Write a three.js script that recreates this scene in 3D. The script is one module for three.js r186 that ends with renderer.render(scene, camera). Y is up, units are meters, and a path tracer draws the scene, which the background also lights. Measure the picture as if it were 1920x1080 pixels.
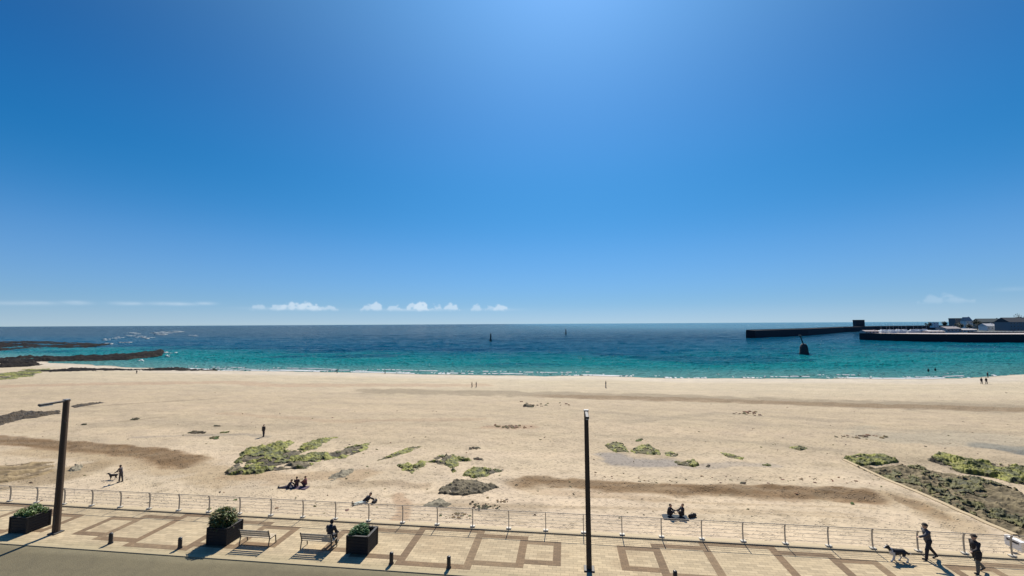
import * as THREE from 'three';
import { mergeGeometries } from 'three/addons/utils/BufferGeometryUtils.js';
import { RoundedBoxGeometry } from 'three/addons/geometries/RoundedBoxGeometry.js';

// ---------------------------------------------------------------- camera, light, exposure
const EYE = 11.7, FPX = 800, PITCH = THREE.MathUtils.degToRad(4.8), ROLL = THREE.MathUtils.degToRad(-0.3);
const EXPOSURE = 1.5;
const SUN_EL = THREE.MathUtils.degToRad(47), SUN_AZ = THREE.MathUtils.degToRad(8.6);
const scene = new THREE.Scene();
const camera = new THREE.PerspectiveCamera(2 * Math.atan(540 / FPX) * 180 / Math.PI, 16 / 9, 0.5, 120000);
camera.rotation.order = 'YXZ';
camera.position.set(0, EYE, 0);
camera.rotation.set(PITCH, 0, ROLL);
const renderer = new THREE.WebGLRenderer({ antialias: true });
renderer.toneMapping = THREE.LinearToneMapping;
renderer.toneMappingExposure = EXPOSURE;
renderer.shadowMap.enabled = true;
const sunDir = new THREE.Vector3(Math.sin(SUN_AZ) * Math.cos(SUN_EL), Math.sin(SUN_EL), -Math.cos(SUN_AZ) * Math.cos(SUN_EL));
const sun = new THREE.DirectionalLight(new THREE.Color().setRGB(1, 0.93, 0.82), 4.6);
sun.name = 'sun';
sun.position.copy(sunDir).multiplyScalar(300);
sun.castShadow = true;
Object.assign(sun.shadow.camera, { left: -200, right: 200, top: 200, bottom: -200, near: 1, far: 900 });
sun.shadow.mapSize.set(4096, 4096);
scene.add(sun, sun.target);

// ---------------------------------------------------------------- seeded noise
function rng(seed) { let a = seed >>> 0; return () => { a = (a + 0x6D2B79F5) | 0; let t = Math.imul(a ^ (a >>> 15), 1 | a); t = (t + Math.imul(t ^ (t >>> 7), 61 | t)) ^ t; return ((t ^ (t >>> 14)) >>> 0) / 4294967296; }; }
function h2(ix, iy) { let h = Math.imul(ix, 374761393) + Math.imul(iy, 668265263); h = Math.imul(h ^ (h >>> 13), 1274126177); return ((h ^ (h >>> 16)) >>> 0) / 4294967296; }
function vn(x, y) { const ix = Math.floor(x), iy = Math.floor(y), fx = x - ix, fy = y - iy, u = fx * fx * (3 - 2 * fx), v = fy * fy * (3 - 2 * fy); const a = h2(ix, iy), b = h2(ix + 1, iy), c = h2(ix, iy + 1), d = h2(ix + 1, iy + 1); return a + (b - a) * u + (c - a) * v + (a - b - c + d) * u * v; }
function fbm(x, y, o = 4) { let s = 0, a = 0.5, t = 0; for (let i = 0; i < o; i++) { s += a * vn(x, y); t += a; a *= 0.5; const nx = x * 1.6 + y * 1.2 + 17.3; y = -x * 1.2 + y * 1.6 + 5.1; x = nx; } return s / t; }
const ridge = (x, y, o = 3) => { let s = 0, a = 0.5, t = 0; for (let i = 0; i < o; i++) { s += a * (1 - Math.abs(2 * vn(x, y) - 1)); t += a; a *= 0.5; const nx = x * 1.6 + y * 1.2 + 7.3; y = -x * 1.2 + y * 1.6 + 3.1; x = nx; } return s / t; };
const clamp = (x, a = 0, b = 1) => Math.min(b, Math.max(a, x));
const sst = (a, b, x) => { const t = clamp((x - a) / (b - a)); return t * t * (3 - 2 * t); };
const mix = (a, b, t) => a + (b - a) * t;
const mix3 = (a, b, t) => [mix(a[0], b[0], t), mix(a[1], b[1], t), mix(a[2], b[2], t)];
const lin1 = (c) => { c /= 255; return c <= 0.04045 ? c / 12.92 : Math.pow((c + 0.055) / 1.055, 2.4); };
const KL = 1.82;                                                    // sunlit level surface of albedo 1 in the finished picture
const alb = (r, g, b) => [lin1(r) / KL, lin1(g) / KL, lin1(b) / KL]; // albedo of a sunlit level surface seen as this colour
const col = (a) => new THREE.Color().setRGB(a[0], a[1], a[2]);

// ---------------------------------------------------------------- sky: clear air, glow round the sun, low clouds far off
{
  const W = 4096, Hh = 2048, data = new Float32Array(W * Hh * 4);
  const T = [[0, .42, .514, .57], [3, .209, .381, .563], [6, .155, .327, .618], [10, .072, .229, .538], [15, .012, .136, .387], [21, .008, .089, .322], [28, .004, .03, .20], [37, .02, .025, .13], [60, .02, .06, .24], [90, .015, .06, .25]];
  const raw = (e) => { let i = 0; while (i < T.length - 2 && e > T[i + 1][0]) i++; const t = clamp((e - T[i][0]) / (T[i + 1][0] - T[i][0])); return [mix(T[i][1], T[i + 1][1], t), mix(T[i][2], T[i + 1][2], t), mix(T[i][3], T[i + 1][3], t)]; };
  const base = (e) => { const w = Math.min(4, e * .45), o = [0, 0, 0]; for (let k = -3; k <= 3; k++) { const b = raw(clamp(e + w * k / 3, 0, 90)); for (let c = 0; c < 3; c++) o[c] += b[c] / 7; } return o; };
  const azOf = (x) => Math.atan((x - 960) / FPX) * 180 / Math.PI;
  const puffs = [[484, .55, 2.55, .5], [520, .5, 2.55, .6], [548, 1.0, 2.75, .85], [578, .9, 2.85, .9], [612, .9, 2.5, .6], [690, .6, 2.7, .65], [706, .6, 3.0, .8], [738, .7, 2.6, .6], [772, .55, 2.9, .75], [789, .7, 3.3, 1], [818, .6, 2.6, .6], [845, .8, 2.85, .75], [893, .45, 2.65, .6], [920, .45, 2.6, .5], [938, .75, 2.8, .75], [1772, 1.2, 2.6, .25]].map(([x, w, t, a]) => [azOf(x), w, t, a]);
  const wisps = [[20, 2.4, 2.15, .3], [70, 1.6, 2.2, .38], [140, 1.0, 2.3, .45], [240, 1.2, 2.35, .42], [325, 2.0, 2.4, .5], [385, .9, 2.5, .45], [1905, 1.2, 2.9, .15], [545, 4, 2.05, .3], [770, 5, 2.0, .34], [930, 3, 2.05, .25]].map(([x, w, t, a]) => [azOf(x), w, t, a]);
  const r = rng(5);
  for (let az = 60; az < 300; az += 3 + r() * 7) (r() < .5 ? puffs : wisps).push([az > 180 ? az - 360 : az, .7 + r() * 1.3, 2.2 + r() * .6, .3 + r() * .4]);
  const sx = sunDir.x, sy = sunDir.y, sz = sunDir.z;
  for (let j = 0; j < Hh; j++) {
    const el = ((j + .5) / Hh - .5) * Math.PI, eD = el * 180 / Math.PI, b = base(Math.max(0, eD)), ce = Math.cos(el), se = Math.sin(el);
    for (let i = 0; i < W; i++) {
      const ph = ((i + .5) / W - .5) * 2 * Math.PI, x = Math.cos(ph) * ce, z = Math.sin(ph) * ce;
      const g = Math.acos(clamp(x * sx + se * sy + z * sz, -1, 1)) * 180 / Math.PI, q = Math.exp(-g / 30);
      const wide = Math.exp(-g * g / 1200), core = Math.exp(-g / 10);
      let R = b[0] + .2 * core + .1 * wide, G = b[1] + .06 * core + .41 * q + .113 * wide, B = b[2] + .05 * core + .77 * q + .209 * wide;
      if (eD > 0 && eD < 5) {
        const az = Math.atan2(x, -z) * 180 / Math.PI;
        let a = 0;
        for (const [c, w, t, s] of puffs) { const d = Math.abs(az - c); if (d > w * 1.6) continue; const n = fbm(az * 2.2 + 40, eD * 3.2, 4), top = 1.92 + (t - 1.95) * .82 * Math.sqrt(Math.max(0, 1 - (d / w / 1.25) ** 2)) + (n - .5) * 1.0; a = Math.max(a, s * .9 * sst(1.62, 2.05, eD + (n - .5) * .3) * (1 - sst(top - .16, top + .1, eD)) * sst(.2, .55, n + .12)); }
        for (const [c, w, t, s] of wisps) { const d = (az - c) / w; if (Math.abs(d) > 2.5) continue; const n = fbm(az * .9, eD * 6, 3); a = Math.max(a, s * Math.exp(-d * d) * Math.exp(-(((eD - t + .12) / .16) ** 2)) * (.4 + n)); }
        a *= .72; R = mix(R, .80, a); G = mix(G, .90, a); B = mix(B, .99, a);
      }
      const k = (j * W + i) * 4;
      data[k] = R / EXPOSURE; data[k + 1] = G / EXPOSURE; data[k + 2] = B / EXPOSURE; data[k + 3] = 1;
    }
  }
  const t = new THREE.DataTexture(data, W, Hh, THREE.RGBAFormat, THREE.FloatType);
  t.mapping = THREE.EquirectangularReflectionMapping; t.minFilter = t.magFilter = THREE.LinearFilter; t.needsUpdate = true;
  scene.background = t; scene.environment = t;
}

// ---------------------------------------------------------------- naming helpers
const used = new Map();
function numbered(n) { n = n.replace(/_\d{3}$/, ''); const k = used.get(n) ?? 0; used.set(n, k + 1); return k ? n + '_' + String(k).padStart(3, '0') : n; }
function thing(name, label, category, [x, y, z] = [0, 0, 0], turn = 0, group) {
  const o = new THREE.Group(); o.name = numbered(name); o.position.set(x, y, z); o.rotation.y = turn;
  o.userData = { label, category }; if (group) o.userData.group = group; scene.add(o); return o;
}
function part(name, geo, m, parent, extra) {
  const o = new THREE.Mesh(geo, m); o.name = name; o.castShadow = o.receiveShadow = true; if (extra) Object.assign(o.userData, extra); parent.add(o); return o;
}
function struct(name, geo, m) { const o = new THREE.Mesh(geo, m); o.name = numbered(name); o.castShadow = o.receiveShadow = true; o.userData.kind = 'structure'; scene.add(o); return o; }
function dup(src, label, pos, turn, group) {
  const r = src.clone(); r.name = numbered(src.name); r.userData = { ...src.userData, label }; if (group) r.userData.group = group;
  r.position.set(...pos); if (turn !== undefined) r.rotation.y = turn; scene.add(r); return r;
}
const std = (a, rough = .85, o = {}) => new THREE.MeshStandardMaterial({ color: col(a), roughness: rough, ...o });
const box = (w, h, d, x = 0, y = 0, z = 0, r = 0) => { const g = r ? new RoundedBoxGeometry(w, h, d, 2, r) : new THREE.BoxGeometry(w, h, d); g.translate(x, y, z); return g; };
const cyl = (r0, r1, h, x = 0, y = 0, z = 0, n = 16) => { const g = new THREE.CylinderGeometry(r1, r0, h, n); g.translate(x, y + h / 2, z); return g; };
const bar = (a, b, r, n = 8) => { const A = new THREE.Vector3(...a), B = new THREE.Vector3(...b), d = B.clone().sub(A), g = new THREE.CylinderGeometry(r, r, d.length(), n); g.applyQuaternion(new THREE.Quaternion().setFromUnitVectors(new THREE.Vector3(0, 1, 0), d.clone().normalize())); g.translate(...A.add(B).multiplyScalar(.5).toArray()); return g; };

// ---------------------------------------------------------------- where a line of sight meets the ground
function ray(px, py) {
  let x = px - 960, y = 540 - py; const c = Math.cos(ROLL), s = Math.sin(ROLL);
  [x, y] = [c * x - s * y, s * x + c * y];
  const C = Math.cos(PITCH), S = Math.sin(PITCH);
  return [x, C * y + S * FPX, S * y - C * FPX];
}
const onPlane = (px, py, h) => { const d = ray(px, py), t = -(EYE - h) / d[1]; return [d[0] * t, h, d[2] * t]; };
const atDepth = (px, py, z) => { const d = ray(px, py), t = z / -d[2]; return [d[0] * t, EYE + d[1] * t, d[2] * t]; };

// promenade frame: s runs along the railing to the right, n towards the sea
const ORG = [-33.62, -29.49], DS = [.99218, .12482], DN = [.12482, -.99218], TURN = -Math.asin(.12482);
const P = (s, n, y = 0) => [ORG[0] + DS[0] * s + DN[0] * n, y, ORG[1] + DS[1] * s + DN[1] * n];
const SN = (x, z) => [(x - ORG[0]) * DS[0] + (z - ORG[1]) * DS[1], (x - ORG[0]) * DN[0] + (z - ORG[1]) * DN[1]];

// ---------------------------------------------------------------- beach shape
const SEA = -4.6;
const SHORE = [[-700, 650], [-250, 662], [0, 671], [130, 681], [240, 688], [340, 692], [480, 696], [700, 700], [900, 703], [1135, 706], [1400, 709.5], [1600, 711], [1750, 711], [1840, 708], [1920, 701], [2060, 690], [2400, 678]].map(([x, y]) => { const p = onPlane(x, y, SEA); return SN(p[0], p[2]); });
function shoreN(s) { let i = 0; while (i < SHORE.length - 2 && s > SHORE[i + 1][0]) i++; const a = SHORE[i], b = SHORE[i + 1], t = (s - a[0]) / (b[0] - a[0]); return Math.max(40, mix(a[1], b[1], t)) + (fbm(s / 23, 3.3, 3) - .5) * 6; }
// the line of the ramp wall on the right: sand to its left, a lower rock shelf to its right
let WA, WB;
function baseH(s, n) {
  const ns = shoreN(s), t = n / ns;
  return t < 1 ? -2.5 - 2.1 * Math.pow(Math.max(t, 0), .92) : SEA - (n - ns) * .028;
}
function onSandWith(h, px, py) { let y = -3.2; let p; for (let i = 0; i < 9; i++) { p = onPlane(px, py, y); const q = SN(p[0], p[2]); y = mix(y, h(q[0], q[1]), .8); } p[1] = y; return p; }
const onBase = (px, py) => { const p = onSandWith(baseH, px, py); return SN(p[0], p[2]); };
WA = onBase(1582, 862); WB = [0, 0]; { const w = onBase(1905, 1004); WB = w; }
const wallSide = (s, n) => { const dx = WA[0] - WB[0], dy = WA[1] - WB[1], l = Math.hypot(dx, dy); return ((s - WB[0]) * dy - (n - WB[1]) * dx) / l; }; // >0 right of the wall
const wallAlong = (s, n) => { const dx = WA[0] - WB[0], dy = WA[1] - WB[1]; return ((s - WB[0]) * dx + (n - WB[1]) * dy) / (dx * dx + dy * dy); };
// cut banks that face the promenade: [line, height of the cut, width of the cut, reach behind, reach before]
const poly = (pts) => pts.map(([x, y]) => onBase(x, y));
const BANKS = [
  { l: poly([[955, 897], [1060, 900], [1200, 910], [1400, 917], [1560, 920], [1640, 921]]), h: .5, w: 1.3, back: 5, fore: 3.0, a: .5, b: 1.15 },
  { l: poly([[-120, 818], [0, 822], [100, 826], [200, 836], [300, 848], [388, 864]]), h: .5, w: 1.9, back: 6, fore: 4, a: .8, b: 1.1 },
  { l: poly([[640, 900], [720, 902], [810, 908]]), h: .16, w: .8, back: 3, fore: 3 },
  { l: poly([[1655, 925], [1700, 940], [1770, 962]]), h: .3, w: .6, back: 2, fore: 2 },
  { l: poly([[1000, 740], [1300, 747], [1600, 757], [1920, 766], [2200, 770]]), h: .26, w: 3, back: 12, fore: 10 },
];
function nearLine(l, s, n) {
  let best = 1e9, sd = 0, at = 0;
  for (let i = 0; i < l.length - 1; i++) {
    const ax = l[i][0], ay = l[i][1], dx = l[i + 1][0] - ax, dy = l[i + 1][1] - ay, t0 = ((s - ax) * dx + (n - ay) * dy) / (dx * dx + dy * dy), t = clamp(t0), ex = s - ax - dx * t, ey = n - ay - dy * t, d = ex * ex + ey * ey;
    if (d < best) { best = d; sd = Math.sign(dx * ey - dy * ex || 1) * Math.sqrt(d); at = i + t; if ((t0 < 0 && i === 0) || (t0 > 1 && i === l.length - 2)) at = -Math.hypot(ex, ey) * (Math.abs(dx * (s - ax) + dy * (n - ay)) > 0 ? 1 : 1); }
  }
  return [sd, at, Math.sqrt(best)];
}
for (const b of BANKS) { b.s0 = Math.min(...b.l.map((p) => p[0])) - 8; b.s1 = Math.max(...b.l.map((p) => p[0])) + 8; b.n0 = Math.min(...b.l.map((p) => p[1])) - 25; b.n1 = Math.max(...b.l.map((p) => p[1])) + 25; }
let bankStain = 0;  // strength of the brown damp stain along the cut banks
function sandH(s, n) {
  let y = baseH(s, n); bankStain = 0;
  for (const b of BANKS) {
    if (s < b.s0 || s > b.s1 || n < b.n0 || n > b.n1) continue;
    let [d] = nearLine(b.l, s, n);
    d += (fbm(s / 2.3, n / 2.3 + 50, 4) - .5) * 2.2;
    const L = b.l, u = (s - L[0][0]) / (L[L.length - 1][0] - L[0][0]), end = sst(-.04, .06, u) * (1 - sst(.97, 1.02, u)), h = b.h * (.55 + .85 * fbm(s / 4, 9 + b.h, 3)) * mix(b.a ?? 1, b.b ?? 1, clamp(u)) * end;
    const v = d > 0 ? .5 * Math.exp(-d / b.back) : d > -b.w ? .5 + d / b.w : -.5 * Math.exp((d + b.w) / b.fore);
    y += h * v;
    bankStain = Math.max(bankStain, end * sst(-b.w - 1.3, -b.w + .1, d) * (1 - sst(-.1, .5, d)) * Math.min(1, b.h * 2.2));
  }
  const wa = wallAlong(s, n), ws = wallSide(s, n);
  if (wa < 1.25 && ws > 0) y -= .85 * sst(0, .35, ws) * (1 - sst(.85, 1.2, wa)) * (1 - sst(14, 26, ws));
  const fade = 1 - sst(.93, 1.0, n / shoreN(s));
  y += ((fbm(s / 7, n / 7, 3) - .5) * .22 + (fbm(s / 1.1 + 9, n / 1.1, 3) - .5) * .10 * (1 - sst(60, 110, n))) * (.2 + .8 * fade);
  return y;
}
const onSand = (px, py) => { const p = onSandWith(sandH, px, py); const q = SN(p[0], p[2]); p[1] = sandH(q[0], q[1]); return p; };

// generic sheet: rows x columns of points, with colours
function sheet(nu, nv, fn, colors = true, uvScale = 1) {
  const pos = new Float32Array((nu + 1) * (nv + 1) * 3), c = colors ? new Float32Array(pos.length) : null, uv = new Float32Array((nu + 1) * (nv + 1) * 2), idx = new Uint32Array(nu * nv * 6);
  let k = 0;
  for (let j = 0; j <= nv; j++) for (let i = 0; i <= nu; i++, k++) {
    const r = fn(i / nu, j / nv); pos[k * 3] = r[0]; pos[k * 3 + 1] = r[1]; pos[k * 3 + 2] = r[2];
    uv[k * 2] = r[0] * uvScale; uv[k * 2 + 1] = -r[2] * uvScale; if (c) { c[k * 3] = r[3][0]; c[k * 3 + 1] = r[3][1]; c[k * 3 + 2] = r[3][2]; }
  }
  k = 0;
  for (let j = 0; j < nv; j++) for (let i = 0; i < nu; i++) { const a = j * (nu + 1) + i, b = a + 1, d = a + nu + 1, e = d + 1; idx[k++] = a; idx[k++] = b; idx[k++] = e; idx[k++] = a; idx[k++] = e; idx[k++] = d; }
  const g = new THREE.BufferGeometry(); g.setAttribute('position', new THREE.BufferAttribute(pos, 3)); g.setAttribute('uv', new THREE.BufferAttribute(uv, 2)); if (c) g.setAttribute('color', new THREE.BufferAttribute(c, 3)); g.setIndex(new THREE.BufferAttribute(idx, 1)); g.computeVertexNormals(); return g;
}
// textures that tile: f(u, v) in 0..1 gives [r, g, b] linear or a height
function tile(N, f, color) {
  const d = new Uint8Array(N * N * 4);
  for (let j = 0; j < N; j++) for (let i = 0; i < N; i++) { const v = f(i, j), k = (j * N + i) * 4; for (let c = 0; c < 3; c++) d[k + c] = clamp(color ? v[c] : v) * 255; d[k + 3] = 255; }
  const t = new THREE.DataTexture(d, N, N); t.wrapS = t.wrapT = THREE.RepeatWrapping; t.magFilter = THREE.LinearFilter; t.minFilter = THREE.LinearMipmapLinearFilter; t.generateMipmaps = true; t.needsUpdate = true; return t;
}
// noise that wraps with period p cells
function wn(x, y, p, seed = 0) { const ix = Math.floor(x), iy = Math.floor(y), fx = x - ix, fy = y - iy, u = fx * fx * (3 - 2 * fx), v = fy * fy * (3 - 2 * fy), m = (k) => ((k % p) + p) % p, H = (a, b) => h2(m(a) + seed * 131, m(b) + seed * 57); const a = H(ix, iy), b = H(ix + 1, iy), c = H(ix, iy + 1), d = H(ix + 1, iy + 1); return a + (b - a) * u + (c - a) * v + (a - b - c + d) * u * v; }
function wfbm(u, v, p, o, seed = 0) { let s = 0, a = .5, t = 0; for (let i = 0; i < o; i++) { s += a * wn(u * p, v * p, p, seed + i); t += a; a *= .55; p *= 2; } return s / t; }

// ---------------------------------------------------------------- sand
{
  const N = 1024, h = new Float32Array(N * N), r = rng(11);
  for (let j = 0; j < N; j++) for (let i = 0; i < N; i++) h[j * N + i] = .55 + .5 * (wfbm(i / N, j / N, 10, 6, 1) - .5);
  for (let k = 0; k < 900; k++) {                                     // trodden hollows
    const cx = r() * N, cy = r() * N, a = r() * 6.28, rl = 10 + r() * 12, rw = 5 + r() * 5, dep = .10 + r() * .22, ca = Math.cos(a), sa = Math.sin(a);
    for (let dy = -30; dy <= 30; dy++) for (let dx = -30; dx <= 30; dx++) { const u = (dx * ca + dy * sa) / rl, v = (-dx * sa + dy * ca) / rw, q = u * u + v * v; if (q > 2.6) continue; const w = q < 1 ? -(1 - q) : .35 * Math.exp(-((q - 1.3) ** 2) * 6); const x = (Math.round(cx) + dx + N) % N, y = (Math.round(cy) + dy + N) % N; h[y * N + x] += dep * w; }
  }
  const bump = tile(N, (i, j) => h[j * N + i]);
  const map = tile(N, (i, j) => { const n = wfbm(i / N, j / N, 24, 5, 7), m = wfbm(i / N, j / N, 6, 3, 9), q = (h[j * N + i] - .55) * .22; const v = .94 + .20 * (n - .5) + .12 * (m - .5) + q; return [v, v * .995, v * .985]; }, true);
  const mat = new THREE.MeshStandardMaterial({ color: 0xffffff, vertexColors: true, roughness: .95, map, bumpMap: bump, bumpScale: .14 });
  const near = alb(244, 220, 185), mid = alb(219, 196, 160), far = alb(230, 211, 176), edge = alb(242, 226, 200), bank = alb(158, 124, 80), damp = alb(176, 160, 130), grey = alb(178, 166, 152);
  const STAINS = [
    [poly([[700, 733], [960, 738], [1300, 746], [1600, 757], [1920, 766]]), 4.5, alb(168, 150, 118), .7],
    [poly([[0, 724], [200, 720], [430, 717], [520, 722], [900, 722]]), 4, alb(205, 165, 130), .45],
    [poly([[1700, 762], [1920, 757]]), 5, damp, .3],
    [poly([[920, 800], [1000, 801]]), 1.6, alb(190, 140, 100), .35],
    [poly([[170, 798], [300, 790], [420, 802], [560, 800]]), 2.2, damp, .35],
    [poly([[1148, 862], [1200, 868], [1250, 868]]), 2.2, grey, .95],
    [poly([[1290, 878], [1370, 872], [1450, 875]]), .9, grey, .55],
    [poly([[1860, 838], [1925, 846], [2050, 852]]), 2.4, alb(130, 130, 120), .95],
    [poly([[1660, 815], [1780, 822], [1900, 828]]), 5, alb(190, 180, 155), .5],
    [poly([[860, 948], [930, 960], [1000, 950]]), 1.2, alb(180, 160, 130), .6],
    [poly([[745, 930], [760, 955], [748, 975]]), .7, alb(190, 150, 112), .6],
    [poly([[690, 946], [1100, 950], [1600, 962]]), .3, alb(196, 170, 132), .5], [poly([[1000, 924], [1300, 941], [1640, 950]]), .25, alb(200, 174, 134), .5], [poly([[1280, 958], [1640, 970]]), .22, alb(204, 178, 138), .5],
    [poly([[160, 762], [240, 757], [320, 752], [400, 748]]), .8, alb(150, 134, 100), .5], [poly([[230, 790], [300, 783]]), .7, alb(150, 134, 100), .5], [poly([[1180, 790], [1350, 775], [1600, 790]]), 1.4, damp, .4], [poly([[1080, 770], [1500, 800], [1900, 812]]), 1.2, damp, .35], [poly([[420, 775], [640, 790], [900, 785]]), 1.2, alb(196, 160, 122), .3],
    [poly([[1120, 815], [1420, 830], [1600, 848]]), .9, damp, .4], [poly([[250, 822], [460, 815], [500, 819]]), .7, alb(160, 150, 135), .45],
    [poly([[0, 885], [90, 892], [150, 878]]), 3, alb(170, 145, 105), .75],
    [poly([[60, 842], [200, 852], [380, 878], [420, 900]]), 2.6, alb(196, 168, 124), .6],
    [poly([[440, 893], [560, 897], [680, 890]]), 1.6, alb(196, 164, 122), .6],
    [poly([[960, 905], [1000, 915], [1100, 925], [1250, 935]]), .8, alb(196, 166, 126), .5],
    [poly([[1650, 928], [1720, 945], [1800, 985]]), 1.6, alb(196, 170, 128), .6],
  ].map((q) => { const s = q[0].map((p) => p[0]), n = q[0].map((p) => p[1]), m = q[1] * 3; return [...q, Math.min(...s) - m, Math.max(...s) + m, Math.min(...n) - m, Math.max(...n) + m]; });
  const N0 = 24, NR = 440 / N0;
  const geo = sheet(940, 470, (u, v) => {
    const n = N0 * Math.pow(NR + 1, v) - N0 + .22, hw = 1.42 * (n + 26) + 22, s = 33 + (u * 2 - 1) * hw + n * .0, p = P(s - n * .126, n), ss = s - n * .126, ns = shoreN(ss), t = n / ns;
    const y = sandH(ss, n), bs = bankStain;
    let c = t < .5 ? mix3(near, mid, sst(.03, .3, t + (fbm(ss / 9, n / 5, 3) - .5) * .22)) : mix3(mid, far, sst(.5, .85, t));
    c = mix3(c, edge, sst(.86, .95, t));
    const st = fbm(ss / 16 + 3, n / 1.9, 4) - .5, bl = fbm(ss / 3.1, n / 2.2 + 30, 4) - .5, sm = fbm(ss / .7, n / .8, 3) - .5;
    const k = 1 + .26 * st + .22 * bl + .16 * sm * (1 - sst(40, 90, n)); c = [c[0] * k, c[1] * k * (1 - .03 * st), c[2] * k * (1 - .06 * bl)];
    for (const [l, w, cc, a, s0, s1, n0, n1] of STAINS) { if (ss < s0 || ss > s1 || n < n0 || n > n1) continue; const d = nearLine(l, ss, n)[2] / w + (fbm(ss / 2.5 + 7, n / 1.7, 3) - .5) * 1.3; c = mix3(c, cc, a * (1 - sst(.55, 1.15, d))); }
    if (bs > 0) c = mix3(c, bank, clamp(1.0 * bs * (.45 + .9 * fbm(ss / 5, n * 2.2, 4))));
    c = mix3(c, alb(172, 158, 132), .75 * sst(.982, 1.0, t));
    const g = sst(.66, .8, fbm(ss / 1.6 + 90, n / 1.2, 4)) * .35 * (1 - sst(25, 60, n)); c = mix3(c, alb(150, 130, 95), g);
    return [p[0], y, p[2], c];
  }, true, 1 / 9);
  struct('beach', geo, mat);
}

// ---------------------------------------------------------------- sea
{
  const N = 1024;
  const bump = tile(N, (i, j) => { const u = i / N, v = j / N; let s = 0; s += .5 * (1 - Math.abs(2 * wfbm(u + .02 * wn(u * 8, v * 8, 8, 3), v, 14, 3, 21) - 1)) + .5 * wfbm(u, v, 40, 4, 25); return s; });
  const mat = new THREE.MeshPhysicalMaterial({ color: 0xffffff, vertexColors: true, roughness: .12, ior: 1.33, specularIntensity: .007, bumpMap: bump, bumpScale: 2.4 });
  const shal = alb(104, 166, 160), turq = alb(26, 146, 150), mid = alb(0, 94, 128), deep = alb(0, 68, 100);
  const R0 = 95, R1 = 60000, rows = 420;
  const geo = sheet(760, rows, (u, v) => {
    const z = 1 / mix(1 / R0, 1 / R1, v), X = (u * 2 - 1) * (z * 1.42 + 60), [s, n] = SN(X, -z), d = n - shoreN(clamp(s, SHORE[0][0], SHORE[SHORE.length - 1][0]));
    const cell = z * z * (1 / R0) / rows, w1 = 1 - sst(3, 9, cell), w2 = 1 - sst(8, 30, cell), sh = sst(2, 40, d);
    let y = SEA + .34 * w1 * (fbm(X / 3.0, z / 2.0, 3) - .5) * (.15 + .85 * sh) + 1.0 * w2 * sh * (fbm(X / 11 + 8, z / 5.5, 3) - .5) + 1.6 * (1 - sst(20, 90, cell)) * sh * (fbm(X / 46, z / 22, 2) - .5) * .5;
    const dj = d + (fbm(X / 60, z / 26, 3) - .5) * 60 * sst(10, 80, d);
    let c = dj < 45 ? mix3(shal, turq, sst(0, 40, dj)) : dj < 140 ? mix3(turq, mid, sst(45, 135, dj)) : mix3(mid, deep, sst(140, 420, dj));
    c = mix3(c, mix3(alb(0, 54, 82), alb(84, 144, 170), sst(-500, 700, X)), sst(120, 1500, d));  // far water paler to the right: sky reflection and haze put into the colour
    const right = sst(60, 220, X) * (1 - sst(100, 260, d)); c = mix3(c, turq, .45 * right);
    const weed = sst(.56, .68, fbm(X / 38 + 4, z / 17 + 9, 3)) * sst(15, 50, d) * (1 - sst(180, 320, d)); c = mix3(c, alb(0, 70, 110), .55 * weed);
    return [X, y, -z, c];
  }, true, 1 / 42);
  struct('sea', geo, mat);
}

// ---------------------------------------------------------------- surf along the waterline, broken water over the reefs
const foamMat = std([.5, .52, .51], .8);
{
  const geos = [];
  const mk = (off, wid, seed, thr) => {
    const g = sheet(1500, 6, (u, v) => { const s = mix(-115, 165, u), d = off + (fbm(s / 14, seed, 3) - .5) * 4 + (v - .5) * wid, n = shoreN(s) + d, p = P(s, n); const e = Math.sin(v * Math.PI); return [p[0], SEA + .05 + .22 * e * (.4 + fbm(s / 3, v * 2 + seed, 2)), p[2]]; }, false);
    const src = g.index.array, keep = [], ps = g.attributes.position.array;
    for (let i = 0; i < src.length; i += 3) { const x = ps[src[i] * 3], z = ps[src[i] * 3 + 2], [s] = SN(x, z); const amt = fbm(s / 10, seed * 3, 3) + .3 * (fbm(x * 1.7, z * .9, 3) - .5) * 2 + (s > -110 && s < -48 ? .13 : s < 0 ? .04 : -.03); if (amt > thr) keep.push(src[i], src[i + 1], src[i + 2]); }
    g.setIndex(keep); geos.push(g);
  };
  mk(1.0, 1.9, 1.7, .47); mk(4, 1.0, 5.2, .57); mk(9, .9, 8.8, .63);
  const o = new THREE.Mesh(mergeGeometries(geos), foamMat); o.name = numbered('surf'); o.userData = { kind: 'stuff', label: 'white foam of small waves breaking along the waterline', category: 'foam' }; scene.add(o);
}
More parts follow.
